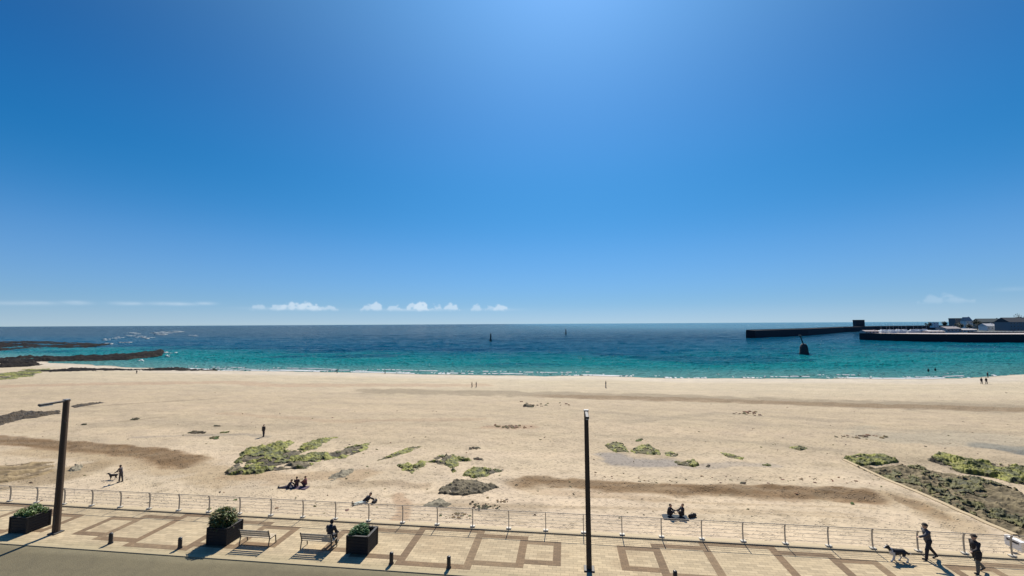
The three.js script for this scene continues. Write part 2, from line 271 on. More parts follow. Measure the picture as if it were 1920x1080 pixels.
{
  const r = rng(77), geos = [];
  const fleck = (px, py, w, h) => { const c = onPlane(px, py, SEA), k = -c[2] / FPX, W = w * k, D = Math.max(2, h * c[2] * c[2] / (FPX * 16.3)) * .5; const g = new THREE.SphereGeometry(1, 12, 6); const a = g.attributes.position; for (let i = 0; i < a.count; i++) { const q = 1 + (vn(a.getX(i) * 3 + px, a.getZ(i) * 3 + py) - .5) * .9; a.setXYZ(i, a.getX(i) * W / 2 * q, a.getY(i) * .22 * q, a.getZ(i) * D / 2 * q); } g.translate(c[0], SEA + .1, c[2]); geos.push(g); };
  for (const [x, y] of [[205, 637], [222, 633], [246, 630], [265, 632], [276, 634], [235, 642], [290, 624], [310, 623], [330, 622], [356, 629], [200, 645], [300, 627], [250, 625]]) for (let k = 0; k < 7; k++) fleck(x + (r() - .5) * 22, y + (r() - .5) * 3, 1.5 + r() * 4.5, .3 + r() * .5);
  for (const [x, y] of [[300, 664], [312, 661], [318, 667], [262, 676], [325, 662]]) for (let k = 0; k < 4; k++) fleck(x + (r() - .5) * 14, y + (r() - .5) * 3, 1.5 + r() * 4, .4 + r() * .6);
  const o = new THREE.Mesh(mergeGeometries(geos), foamMat); o.name = numbered('broken_water'); o.userData = { kind: 'stuff', label: 'flecks of white broken water round the dark reefs', category: 'foam' }; scene.add(o);
}

// ---------------------------------------------------------------- rocks and seaweed
function polySD(pts, x, y) {
  let d = 1e9, inside = false;
  for (let i = 0, j = pts.length - 1; i < pts.length; j = i++) {
    const [ax, ay] = pts[j], [bx, by] = pts[i], dx = bx - ax, dy = by - ay, t = clamp(((x - ax) * dx + (y - ay) * dy) / (dx * dx + dy * dy)); d = Math.min(d, Math.hypot(x - ax - dx * t, y - ay - dy * t));
    if ((ay > y) !== (by > y) && x < ax + (y - ay) / dy * dx) inside = !inside;
  }
  return inside ? d : -d;
}
// leave out loose crumbs of a heap: keep connected pieces that are a fair share of it
function whole(ix, n) {                                              // pieces hang together where triangles share an edge
  const T = ix.length / 3, up = new Int32Array(T).map((_, i) => i), find = (a) => { while (up[a] !== a) { up[a] = up[up[a]]; a = up[a]; } return a; }, edges = new Map(), cnt = new Map();
  for (let t = 0; t < T; t++) for (let k = 0; k < 3; k++) { const a = ix[t * 3 + k], b = ix[t * 3 + (k + 1) % 3], key = Math.min(a, b) * n + Math.max(a, b), o = edges.get(key); if (o === undefined) edges.set(key, t); else up[find(t)] = find(o); }
  for (let t = 0; t < T; t++) { const a = find(t); cnt.set(a, (cnt.get(a) ?? 0) + 1); }
  const most = Math.max(...cnt.values()), out = []; for (let t = 0; t < T; t++) if (cnt.get(find(t)) > most * .99) out.push(ix[t * 3], ix[t * 3 + 1], ix[t * 3 + 2]);
  return out;
}
const reefMat = new THREE.MeshPhysicalMaterial({ color: 0xffffff, vertexColors: true, roughness: 1, specularIntensity: .1 });
const rockMat = new THREE.MeshStandardMaterial({ color: 0xffffff, vertexColors: true, roughness: .9 });
const weedMat = new THREE.MeshStandardMaterial({ color: 0xffffff, vertexColors: true, roughness: .8 });
// an outline on the ground becomes an uneven heap of stone, partly under weed
function outcrop(name, label, category, outline, o) {
  const { sea = false, H = .4, scale = 1, dark, pale, weed = 0, weedA = alb(172, 170, 62), weedB = alb(82, 86, 28), step = 1, rag = 1.05, edge = 6, seed = 1, group } = o;
  const SY = 2.4, pts = outline.map(([x, y]) => [x, y * SY]), xs = outline.map((p) => p[0]), ys = outline.map((p) => p[1]);
  const x0 = Math.min(...xs) - 6, x1 = Math.max(...xs) + 6, y0 = Math.min(...ys) - 3, y1 = Math.max(...ys) + 3, nx = Math.ceil((x1 - x0) / step), ny = Math.ceil((y1 - y0) / (step * .6));
  const ground = sea ? (x, y) => onPlane(x, y, SEA) : onSand, c0 = ground((x0 + x1) / 2, (y0 + y1) / 2), th = thing(name, label, category, c0, 0, group);
  const n = (nx + 1) * (ny + 1), pos = new Float32Array(n * 3), cr = new Float32Array(n * 3), wp = new Float32Array(n * 3), wc = new Float32Array(n * 3), M = new Float32Array(n), A = new Float32Array(n);
  for (let j = 0, k = 0; j <= ny; j++) for (let i = 0; i <= nx; i++, k++) {
    const px = mix(x0, x1, i / nx), py = mix(y0, y1, j / ny), g = ground(px, py), X = g[0] / scale + seed * 13.7, Z = g[2] / scale;
    const m = Math.min(polySD(pts, px, py * SY) / edge, o.cap ?? .8) + (fbm(X * .9 + Z * .35, Z * 1.1 - X * .3, 4) - .5) * 2.2 * rag; M[k] = o.rightOfWall && wallSide(...SN(g[0], g[2])) < .12 ? -1 : m;
    const rd = ridge(X, Z, 4), fine = fbm(X * 3.1, Z * 3.1, 3), lift = sst(-.1, 1.1, m);
    const y = -.06 + (H * (sea ? 1 : .62) + .06) * lift * (.25 + .75 * rd * rd * 1.5) + (fine - .5) * .3 * Math.min(H, .4) * lift;
    pos[k * 3] = g[0] - c0[0]; pos[k * 3 + 1] = g[1] - c0[1] + y; pos[k * 3 + 2] = g[2] - c0[2];
    const t = clamp((rd - .35) * 1.6 + (fine - .5) * 1.3), c = mix3(dark, pale, t); cr.set(c, k * 3);
    const a = fbm(X * .55 + 31, Z * .55, 4) + (fine - .5) * .35; A[k] = a - (1 - weed);
    wp[k * 3] = pos[k * 3] + (h2(i, j) - .5) * .05; wp[k * 3 + 1] = pos[k * 3 + 1] + .025 + .13 * Math.min(1, H * 2) * (vn(X * 9, Z * 9)); wp[k * 3 + 2] = pos[k * 3 + 2];
    wc.set(mix3(weedB, weedA, clamp(fbm(X * 2.2, Z * 2.2 + 60, 3) * 2.4 - .7)).map((q) => q * (.55 + .8 * h2(i + 7, j + 3))), k * 3);
  }
  const ir = [], iw = [];
  for (let j = 0; j < ny; j++) for (let i = 0; i < nx; i++) { const a = j * (nx + 1) + i, b = a + 1, d = a + nx + 1, e = d + 1, mm = Math.max(M[a], M[b], M[d], M[e]); if (mm > -.05) ir.push(a, d, e, a, e, b); if (weed > 0 && mm > .12 && (A[a] + A[b] + A[d] + A[e]) > 0) iw.push(a, d, e, a, e, b); }
  const mk = (p, c, ix) => { const g = new THREE.BufferGeometry(); g.setAttribute('position', new THREE.BufferAttribute(p, 3)); g.setAttribute('color', new THREE.BufferAttribute(c, 3)); g.setIndex(ix); g.computeVertexNormals(); return g; };
  part('rock', mk(pos, cr, whole(ir, n)), o.black ? reefMat : rockMat, th);
  if (iw.length > 30) part('seaweed', mk(wp, wc, iw), weedMat, th, { kind: 'stuff' });
  return th;
}
const RK = { dark: alb(66, 58, 40), pale: alb(150, 136, 104) }, BL = { dark: [.006, .006, .007], pale: [.03, .026, .022] }, BR = { dark: alb(120, 98, 62), pale: alb(190, 164, 118) }, GR = { dark: alb(116, 108, 86), pale: alb(178, 166, 138) }, WD = { dark: alb(70, 66, 34), pale: alb(140, 130, 80) };
outcrop('reef', 'black reef in the sea, farther of the two long ones at left', 'reef', [[-300, 634], [0, 641], [60, 639], [130, 642], [205, 645], [160, 651], [60, 653], [0, 656], [-300, 660]], { sea: true, cap: .5, H: .9, scale: 10, ...BL, black: true, rag: 1.05, edge: 5, seed: 2 });
outcrop('reef', 'black reef ending in a knob of rock in the surf, nearer long one at left', 'reef', [[-300, 668], [0, 672], [60, 669], [140, 667], [250, 663], [290, 658], [306, 657], [304, 667], [240, 674], [150, 676], [60, 679], [90, 684], [50, 689], [0, 691], [-300, 690]], { sea: true, cap: .55, H: 1.3, scale: 7, ...BL, black: true, rag: 1.05, edge: 5, seed: 3 });
outcrop('reef', 'thin line of black rocks along the edge of the sand at left', 'reef', [[75, 695], [140, 690], [250, 692], [320, 689], [430, 692], [410, 695], [330, 695.5], [230, 694.5], [140, 696], [80, 698]], { sea: false, H: .7, scale: 3, ...BL, black: true, rag: 1.0, edge: 4, seed: 4 });
outcrop('rock_outcrop', 'low pale green weedy rocks on the sand at the left edge below the black reef', 'rocks', [[-60, 700], [0, 700], [60, 692], [92, 692], [60, 705], [0, 713], [-60, 716]], { H: .4, scale: 4, ...WD, weed: .55, seed: 5 });
outcrop('rock_outcrop', 'dark brown weedy rock strip on the sand behind the left lamp arm', 'rocks', [[-80, 790], [0, 780], [40, 769], [80, 772], [116, 767], [112, 776], [70, 783], [30, 789], [0, 798], [-80, 808]], { H: .5, scale: 1.4, dark: alb(26, 20, 12), pale: alb(92, 74, 46), weed: .25, weedB: alb(60, 52, 30), weedA: alb(110, 100, 60), seed: 6 });
outcrop('rock_outcrop', 'thin dark rock streak on the sand just right of the left lamp top', 'rocks', [[132, 762], [150, 757], [175, 754], [198, 755], [170, 760], [140, 765]], { H: .3, scale: 1.3, dark: alb(34, 26, 16), pale: alb(100, 80, 50), seed: 7, edge: 2.2, rag: .55 });
outcrop('rock_outcrop', 'brown low rock shelf on the sand behind the railing left of the left lamp', 'rocks', [[-80, 872], [0, 872], [50, 868], [108, 864], [102, 884], [60, 897], [0, 905], [-80, 912]], { H: .3, scale: 1.6, ...BR, seed: 8, rag: 1 });
outcrop('rock_outcrop', 'small brown rock on the sand just right of the left lamp post', 'rocks', [[124, 886], [140, 870], [158, 873], [150, 881], [132, 890]], { H: .35, scale: .8, ...GR, seed: 9 });
outcrop('rock_outcrop', 'largest spread of yellow green weedy rocks in the middle left of the beach', 'rocks', [[420, 886], [440, 871], [455, 846], [500, 831], [528, 827], [552, 830], [535, 843], [562, 846], [620, 851], [660, 838], [688, 833], [692, 841], [655, 857], [605, 864], [575, 878], [520, 884], [470, 890], [425, 892]], { H: .36, scale: 1.1, ...RK, weed: .53, seed: 10, rag: 1.35 });
outcrop('rock_outcrop', 'slim bright green weed patch above the largest weedy rocks at left', 'rocks', [[558, 842], [572, 830], [592, 824], [632, 820], [605, 831], [595, 841], [570, 846]], { H: .3, scale: .9, ...WD, weed: .75, seed: 11 });
outcrop('rock_outcrop', 'curved pair of small weedy rocks left of the dark green clump at centre', 'rocks', [[746, 872], [765, 869], [775, 874], [788, 863], [800, 866], [790, 878], [772, 888], [754, 882]], { H: .28, scale: .7, ...WD, weed: .55, seed: 12 });
outcrop('rock_outcrop', 'dark green weedy rock clump with a tail at the centre of the beach', 'rocks', [[804, 866], [822, 855], [850, 853], [866, 859], [886, 862], [862, 867], [850, 888], [838, 874]], { H: .35, scale: .7, ...RK, weed: .58, seed: 13 });
outcrop('rock_outcrop', 'green weedy rock with a thin tail to the right below the centre clump', 'rocks', [[866, 892], [884, 880], [902, 873], [920, 878], [946, 881], [926, 890], [890, 896]], { H: .32, scale: .7, ...RK, weed: .55, seed: 14 });
outcrop('rock_outcrop', 'faint slanting line of weedy stones right of the largest weedy rocks', 'rocks', [[700, 866], [738, 850], [768, 838], [796, 836], [768, 848], [735, 858]], { H: .18, scale: .6, ...WD, weed: .5, seed: 15, edge: 2.2, rag: .55 });
outcrop('rock_outcrop', 'grey brown ridged rock without weed below the centre clump', 'rocks', [[817, 927], [828, 913], [850, 903], [895, 899], [914, 906], [938, 914], [905, 926], [868, 931]], { H: .45, scale: .8, ...RK, weed: .25, seed: 16 });
outcrop('rock_outcrop', 'smooth grey rock lowest of the centre group behind the railing', 'rocks', [[786, 951], [800, 940], [825, 934], [852, 945], [840, 952]], { H: .35, scale: .9, ...GR, seed: 17, rag: .5 });
outcrop('rock_outcrop', 'dark slanting rock on the sand right of the three sitting people', 'rocks', [[600, 904], [618, 893], [640, 884], [664, 878], [662, 886], [640, 901]], { H: .35, scale: .8, ...GR, weed: .2, seed: 18 });
const right = 'small weedy rock clumps along the pool right of the centre lamp';
outcrop('rock_outcrop', 'first weedy rock clump right of the centre lamp above the grey pool', 'rocks', [[1134, 835], [1150, 828], [1168, 832], [1180, 848], [1155, 848], [1140, 842]], { H: .3, scale: .7, ...WD, weed: .55, seed: 19, edge: 2.2, rag: .55, group: right });
outcrop('rock_outcrop', 'widest dark green weedy clump on the far rim of the grey pool', 'rocks', [[1180, 846], [1196, 838], [1215, 834], [1238, 846], [1240, 853], [1212, 852], [1190, 850]], { H: .35, scale: .7, ...WD, weed: .55, seed: 20, edge: 2.2, rag: .55, group: right });
outcrop('rock_outcrop', 'short flat weedy clump just right of the grey pool rim', 'rocks', [[1246, 850], [1258, 847], [1273, 853], [1268, 857], [1250, 855]], { H: .25, scale: .6, ...WD, weed: .5, seed: 21, edge: 2.2, rag: .55, group: right });
outcrop('rock_outcrop', 'pair of dark weedy stones at the right tail of the grey pool', 'rocks', [[1262, 864], [1282, 866], [1300, 862], [1313, 872], [1300, 876], [1270, 872]], { H: .28, scale: .6, ...WD, weed: .5, seed: 22, edge: 2.2, rag: .55, group: right });
outcrop('rock_outcrop', 'lone thin chain of weedy stones midway between the centre lamp and the ramp wall', 'rocks', [[1348, 847], [1362, 851], [1396, 858], [1392, 862], [1364, 858]], { H: .22, scale: .5, ...WD, weed: .5, seed: 23, edge: 2.2, rag: .55 });
outcrop('rock_outcrop', 'faint weedy stone on bare sand left of the green slope by the ramp wall', 'rocks', [[1478, 839], [1500, 836], [1518, 841], [1500, 846]], { H: .2, scale: .7, ...WD, weed: .45, seed: 44, edge: 3, rag: .4 });
outcrop('rock_outcrop', 'bright green wedge of weedy rock at the far tip of the ramp wall', 'rocks', [[1580, 859], [1600, 852], [1645, 852], [1672, 858], [1692, 866], [1650, 872], [1612, 874]], { H: .4, scale: .9, ...WD, weed: .72, seed: 25, rag: .9 });
outcrop('rock_outcrop', 'broad dark grey rock shelf along the right side of the ramp wall', 'rocks', [[1600, 874], [1660, 876], [1720, 873], [1770, 888], [1820, 895], [1875, 907], [1930, 930], [2050, 960], [2050, 1075], [1905, 1010], [1860, 990], [1795, 962], [1720, 929]], { H: .55, scale: 1.1, dark: alb(96, 82, 50), pale: alb(166, 148, 108), weed: .44, weedB: alb(76, 76, 32), weedA: alb(132, 126, 56), seed: 26, rag: .7, edge: 8, cap: 1.4, rightOfWall: true });
outcrop('rock_outcrop', 'long band of yellow green weedy rock at the right edge of the beach', 'rocks', [[1732, 860], [1762, 850], [1820, 862], [1880, 868], [1930, 880], [2050, 900], [2050, 940], [1930, 914], [1870, 897], [1800, 886], [1760, 872]], { H: .5, scale: 1.1, ...RK, weed: .6, seed: 27, rag: 1.3 });
{ // scraps of weed and stones washed up
  const r = rng(31), g = new THREE.IcosahedronGeometry(1, 1), a = g.attributes.position; for (let i = 0; i < a.count; i++) { const q = .75 + .5 * h2(Math.round(a.getX(i) * 50), Math.round(a.getZ(i) * 50 + a.getY(i) * 90)); a.setXYZ(i, a.getX(i) * q, a.getY(i) * q, a.getZ(i) * q); } g.computeVertexNormals();
  const spots = [];
  const clump = (x, y, w, h, n, sz, c) => { for (let k = 0; k < n; k++) spots.push([x + (r() + r() - 1) * w, y + (r() + r() - 1) * h, sz * (.5 + r()), c]); };
  const dk = alb(84, 74, 46), gn = alb(112, 112, 52), br = alb(140, 112, 76);
  clump(370, 811, 16, 2, 40, .22, dk); clump(404, 822, 8, 1.5, 20, .2, gn); clump(406, 799, 8, 1, 14, .16, dk); clump(422, 811, 6, 1, 10, .16, gn); clump(254, 786, 8, 3, 20, .18, dk); clump(157, 796, 2, 1, 5, .2, dk);
  clump(890, 841, 9, 2, 24, .13, dk); clump(897, 861, 10, 2, 24, .12, dk); clump(1438, 872, 12, 2.5, 26, .12, gn); clump(1328, 875, 4, 2, 10, .1, dk); clump(1392, 907, 4, 2, 10, .12, dk); clump(990, 762, 10, 2, 18, .3, dk); clump(1200, 826, 6, 2, 12, .14, gn);
  clump(960, 800, 40, 4, 60, .16, br); clump(905, 950, 35, 9, 60, .08, dk); clump(1020, 760, 60, 8, 20, .2, br); clump(1400, 775, 30, 5, 22, .22, br); clump(1620, 820, 60, 5, 30, .18, br); clump(860, 967, 30, 6, 30, .07, br); clump(940, 940, 16, 5, 16, .08, br);
  for (let k = 0; k < 240; k++) { const y = 735 + Math.pow(r(), .8) * 240; clump(r() * 1920, y, 3, 1, 1 + Math.floor(r() * 3), .035 + r() * .05, [dk, br, gn][Math.floor(r() * 3)]); }
  for (let k = 0; k < 90; k++) clump(1130 + r() * 520, 890 + r() * 12 + r() * 8, 2, 1, 1, .04 + r() * .04, br);
  const im = new THREE.InstancedMesh(g, std([1, 1, 1], .9), spots.length), m = new THREE.Matrix4(), q = new THREE.Quaternion(), e = new THREE.Euler();
  spots.forEach(([x, y, s, c], i) => { const p = onSand(Math.min(x, 1915), y); e.set(r() * .4, r() * 6.28, r() * .4); q.setFromEuler(e); m.compose(new THREE.Vector3(p[0], p[1] + s * .1, p[2]), q, new THREE.Vector3(s * (.8 + r()), s * .35, s * (.6 + r() * .6))); im.setMatrixAt(i, m); im.setColorAt(i, col(c.map((v) => v * (.7 + r() * .6)))); });
  im.name = numbered('washed_up_weed'); im.userData = { kind: 'stuff', label: 'scraps of weed and small stones scattered over the beach', category: 'seaweed' }; im.castShadow = true; scene.add(im);
}
{ // concrete edge of the ramp on the right and its white painted end
  const a = WA, b = WB, n = 46, pts = [];
  const t = thing('ramp_wall', 'low straight concrete wall between the sand and the dark rock shelf at right', 'wall', P(b[0], b[1], 0));
  const o = t.position, gs = [];
  for (let i = 0; i < n; i++) { const f0 = i / n, f1 = (i + 1) / n; const q0 = [mix(b[0], a[0], f0), mix(b[1], a[1], f0)], q1 = [mix(b[0], a[0], f1), mix(b[1], a[1], f1)], y0 = sandH(q0[0] - .3, q0[1]) + .07, y1 = sandH(q1[0] - .3, q1[1]) + .07; pts.push([q0, q1, y0, y1]); }
  const pos = [], idx = [];
  for (const [q, , y] of [...pts, [[a[0], a[1]], 0, pts[n - 1][3]]]) for (const [dx, dy] of [[-.2, -1.6], [-.2, -.03], [-.17, 0], [.17, 0], [.2, -.03], [.2, -1.6]]) { const w = P(q[0] + dx, q[1]); pos.push(w[0] - o.x, y + dy - o.y, w[2] - o.z); }
  for (let i = 0; i < n; i++) for (let k = 0; k < 5; k++) { const A = i * 6 + k; idx.push(A, A + 6, A + 7, A, A + 7, A + 1); }
  const g = new THREE.BufferGeometry(); g.setAttribute('position', new THREE.Float32BufferAttribute(pos, 3)); g.setIndex(idx); const gg = g.toNonIndexed(); gg.computeVertexNormals();
  part('wall', gg, std(alb(226, 202, 160), .95, { side: THREE.DoubleSide }), t);
  const e0 = onPlane(1904, 1016, -2.0), dir = P(a[0], a[1]), ang = Math.atan2(dir[0] - o.x, -(dir[2] - o.z));
  const w = thing('barrier_block', 'white block with a dark slot behind the railing at the right edge', 'barrier', [e0[0], -2.4, e0[2]], -ang);
  part('block', box(.32, .6, 1.05, 0, .3, 0, .04), std([.72, .72, .7], .7), w);
  part('slot', box(.06, .14, .75, -.145, .43, 0, .02), std([.03, .03, .04], .6), w);
}

// ---------------------------------------------------------------- promenade, kerb and road
const S0 = -70, S1 = 140;
{
  const N = 1024;
  const pav = tile(N, (i, j) => { const u = i / N, v = j / N, rows = 12, row = Math.floor(v * rows), cx = u * 6 + (row % 2) * .5, cell = Math.floor(cx) % 6, fx = cx - Math.floor(cx), fy = v * rows - row, jt = Math.min(fx * 2, (1 - fx) * 2, fy, 1 - fy) < .06 ? .70 : 1; const t = .90 + .30 * (h2(cell + 3, row + 9) - .5) + .12 * (wfbm(u, v, 64, 3, 3) - .5); return [t * jt, t * jt * .99, t * jt * .97]; }, true);
  const pavB = tile(N, (i, j) => { const u = i / N, v = j / N, rows = 12, row = Math.floor(v * rows), cx = u * 6 + (row % 2) * .5, fx = cx - Math.floor(cx), fy = v * rows - row; return Math.min(1, Math.min(fx * 2, (1 - fx) * 2, fy, 1 - fy) / .06) * .6 + .4 * wfbm(u, v, 80, 3, 3); });
  const uvFix = (g, k) => { const p = g.attributes.position, uv = new Float32Array(p.count * 2); for (let i = 0; i < p.count; i++) { uv[i * 2] = p.getX(i) * k; uv[i * 2 + 1] = p.getZ(i) * k; } g.setAttribute('uv', new THREE.BufferAttribute(uv, 2)); return g; };
  const prom = new THREE.Group(); prom.name = 'promenade'; prom.userData.kind = 'structure'; prom.position.set(...P(0, 0)); prom.rotation.y = TURN; scene.add(prom);
  // local frame of the group: x = s, -z = n
  const pg = sheet(900, 24, (u, v) => { const s = mix(S0, S1, u), n = mix(-4.36, -.12, v); const k = 1 + .22 * (fbm(s / 3, n / 2, 4) - .5) + .10 * (fbm(s * 1.3, n * 1.3, 3) - .5); let c = alb(238, 214, 172).map((q) => q * k); c = mix3(c, alb(190, 160, 120), .35 * sst(.56, .75, fbm(s / 2 + 40, n / 1.2, 4))); c = mix3(c, alb(196, 182, 140), .5 * sst(-3.7, -4.3, n + (fbm(s, 4, 3) - .5) * .6)); return [s, 0, -n, c]; });
  part('paving', uvFix(pg, 1 / 2.4), new THREE.MeshStandardMaterial({ color: 0xffffff, vertexColors: true, map: pav, bumpMap: pavB, bumpScale: .006, roughness: .9 }), prom);
  const bandMat = [alb(164, 134, 98), alb(156, 128, 94), alb(170, 142, 106)].map((a) => std(a, .9, { map: pav, bumpMap: pavB, bumpScale: .006 }));
  const strip = (s0, s1, n0, n1) => { const g = new THREE.BoxGeometry(s1 - s0, .012, n1 - n0); g.translate((s0 + s1) / 2, -.002, -(n0 + n1) / 2); return uvFix(g, 1 / 1.6); };
  const K = { s: [-3.05, -1.15], m: [-3.42, -.74], l: [-3.86, -.25] }, W = .2;
  let bi = 0; const seen = (s) => s > -4 && s < 64;
  for (const st of [[-5.7, -3.9, -1.3, 2.2, 4.9, 7.0], [9.35, 11.15, 13.55, 17.0, 19.45, 21.4], [24.35, 26.1, 28.7, 32.1, 34.6, 36.4], [39.7, 41.5, 44.05, 47.45, 50.0, 51.8], [55.1, 56.9, 59.45, 62.85, 65.4, 67.2]]) {
    const kind = ['s', 'm', 'l', 'm', 's'];
    for (let i = 0; i < 6; i++) { const A = K[kind[i - 1]], B = K[kind[i]], n0 = Math.min(A?.[0] ?? 0, B?.[0] ?? 0), n1 = Math.max(A?.[1] ?? -9, B?.[1] ?? -9); if (seen(st[i])) part('paving_band', strip(st[i] - W, st[i] + W, n0 - W, n1 + W), bandMat[bi++ % 3], prom); }
    for (let i = 0; i < 5; i++) if (seen(st[i])) for (const n of K[kind[i]]) part('paving_band', strip(st[i] + W + .003, st[i + 1] - W - .003, n - W, n + W), bandMat[bi++ % 3], prom);
  }
  part('kerb', new RoundedBoxGeometry(S1 - S0, .3, .22, 2, .02).translate((S0 + S1) / 2, -.138, 4.47), std(alb(206, 188, 148), .9), prom);
  const road = sheet(260, 60, (u, v) => { const s = mix(S0 * 4, S1 * 3, u), n = mix(-60, -4.56, Math.pow(v, .35)); const k = 1 + .30 * (fbm(s / 5, n / 2, 4) - .5) + .2 * (fbm(s / 1.3, n / 1.3, 3) - .5); let c = alb(143, 131, 97).map((q) => q * k); c = mix3(c, alb(176, 164, 128), .65 * sst(-5.1, -4.62, n + (fbm(s / 1.5, 8, 3) - .5) * .5)); const p = P(s, n); return [p[0], -.03, p[2], c]; }, true, 1 / 3);
  const asB = tile(512, (i, j) => wfbm(i / 512, j / 512, 128, 2, 5));
  struct('road', road, new THREE.MeshStandardMaterial({ color: 0xffffff, vertexColors: true, roughness: .92, bumpMap: asB, bumpScale: .012, map: tile(512, (i, j) => { const t = .8 + .3 * (wfbm(i / 512, j / 512, 100, 3, 6) - .5) + .2 * (wfbm(i / 512, j / 512, 9, 3, 8) - .5); return [t, t, t]; }, true) }));
  const wl = thing('sea_wall', 'long low concrete sea wall carrying the railing between promenade and beach', 'wall', P(0, 0), TURN);
  part('wall', box(S1 - S0, 4.0, .30, (S0 + S1) / 2, -2.0, -.06), std(alb(190, 170, 132), .9), wl);
  part('coping', box(S1 - S0, .07, .44, (S0 + S1) / 2, .035, -.09, .025), std(alb(228, 206, 166), .85), wl);
}

// ---------------------------------------------------------------- railing
{
  const t = thing('railing', 'long low steel railing with curved posts between the promenade and the sand', 'railing', P(0, .08, .09), TURN), met = std([.44, .375, .28], .65), pale = std([.5, .44, .34], .6), plateM = std([.5, .46, .38], .6);
  const prof = [[0, 0], [-.01, .25], [-.015, .5], [.0, .75], [.04, .92], [.09, 1.0]].map(([b, y]) => new THREE.Vector3(0, y, b)), curve = new THREE.CatmullRomCurve3(prof);
  const shape = new THREE.Shape([[-.022, -.034], [.022, -.034], [.022, .034], [-.022, .034]].map((p) => new THREE.Vector2(...p)));
  const postG = new THREE.ExtrudeGeometry(shape, { steps: 14, extrudePath: curve, bevelEnabled: false }), plateG = box(.28, .05, .2, 0, .02, 0, .012);
  for (let k = -9; k < 36; k++) { const s = .26 * 0 + k * 2.1012; const p = part('post', postG, met, t); p.position.x = s; const f = part('foot', plateG, plateM, p); f.position.set(0, 0, 0); }
  const a = -9 * 2.1012, b = 35 * 2.1012;
  part('top_rail', bar([a, 1.0, .09], [b, 1.0, .09], .018, 10), std([.42, .36, .27], .65), t);
  for (const f of [.16, .34, .52, .7, .86]) { const p = curve.getPointAt(f); part('rail', bar([a, p.y, p.z - .045], [b, p.y, p.z - .045], .009, 6), pale, t); }
}

// ---------------------------------------------------------------- street lamps, bollards, planters, benches
const woodTex = tile(512, (i, j) => { const u = i / 512, v = j / 512, g = wfbm(u * 3 % 1, v, 8, 3, 2) * .4 + wn(u * 48, v * 3, 48, 5) * .6; const t = .6 + .55 * g; return [t, t * .97, t * .93]; }, true);
{
  const t = thing('street_lamp', 'tall brown square lamp post with a lamp arm over the road, beside the left planter', 'street lamp', P(8.1, -3.2), TURN);
  const wood = std(alb(92, 72, 52), .7, { map: woodTex });
  const g = new THREE.CylinderGeometry(.10 * 1.414, .125 * 1.414, 7.35, 4); g.rotateY(Math.PI / 4); g.translate(0, 3.675 + .06, 0); part('post', g, wood, t);
  part('base_plate', box(.5, .06, .5, 0, .03, 0, .015), std([.05, .045, .04], .6), t);
  const arm = part('arm', box(.16, .11, 1.5, 0, 7.36, .58, .03), std([.05, .042, .036], .5), t);
  part('lamp_head', box(.13, .05, .6, 0, 7.28, .98, .015), std([.5, .5, .48], .4), arm);
  part('cap', box(.24, .06, .24, 0, 7.44, 0, .015), std([.3, .29, .27], .5), t);
  part('access_door', box(.13, .5, .02, 0, .75, .122, .004), std([.03, .026, .022], .6), t);
  dup(t, 'tall dark lamp post near the middle of the promenade, arm seen end on', P(37.95, -3.35));
}
{
  const t = thing('bollard', 'short black bollard nearest to the left street lamp', 'bollard', P(12.45, -3.87), 0, 'short black bollards along the kerb');
  const m = std([.018, .018, .02], .45);
  const pr = [[.0, .56], [.05, .555], [.085, .53], [.095, .5], [.085, .46], [.082, .44], [.095, .42], [.095, .08], [.12, .05], [.12, 0]].map((p) => new THREE.Vector2(...p));
  part('post', new THREE.LatheGeometry(pr, 20), m, t); part('ring', new THREE.TorusGeometry(.092, .012, 8, 20).rotateX(Math.PI / 2).translate(0, .44, 0), m, t);
  dup(t, 'short black bollard just left of the middle planter', P(16.65, -3.89)); dup(t, 'short black bollard just right of the planter beside the occupied bench', P(28.35, -4.0)); dup(t, 'short black bollard between the planters and the middle lamp, second to the left of that lamp is another', P(31.25, -4.02)); dup(t, 'short black bollard right of the middle lamp, cut by the picture bottom', P(41.75, -4.02));
  scene.children.filter((o) => o.name.startsWith('bollard')).forEach((o, i) => { if (i === 3) o.userData.label = 'short black bollard nearest on the left of the middle lamp'; });
}
function leafBall(n, f, size, seed, cA, cB) {                         // n small leaves at places given by f(r) = [x, y, z, dx, dy, dz]
  const r = rng(seed), pos = [], c = [], nor = new THREE.Vector3(), a = new THREE.Vector3(), b = new THREE.Vector3();
  for (let i = 0; i < n; i++) {
    const [x, y, z, L = 1] = f(r), s = size * (.6 + r() * .8); nor.set(r() - .5, r() * .9 + .1, r() - .5).normalize(); a.set(r() - .5, r() - .2, r() - .5).cross(nor).normalize().multiplyScalar(s * L); b.copy(nor).cross(a).normalize().multiplyScalar(s * .38);
    const k = mix3(cA, cB, r()).map((v) => v * (.7 + .6 * r()));
    const q = [[x - a.x, y - a.y, z - a.z], [x + b.x, y + b.y + s * .15, z + b.z], [x + a.x, y + a.y, z + a.z], [x - b.x, y - b.y + s * .15, z - b.z]];
    for (const w of [0, 1, 2, 0, 2, 3]) { pos.push(...q[w]); c.push(...k); }
  }
  const g = new THREE.BufferGeometry(); g.setAttribute('position', new THREE.Float32BufferAttribute(pos, 3)); g.setAttribute('color', new THREE.Float32BufferAttribute(c, 3)); g.computeVertexNormals(); return g;
}
const leafMat = new THREE.MeshPhysicalMaterial({ color: 0xffffff, vertexColors: true, roughness: .6, side: THREE.DoubleSide, transmission: .25, thickness: 0 });
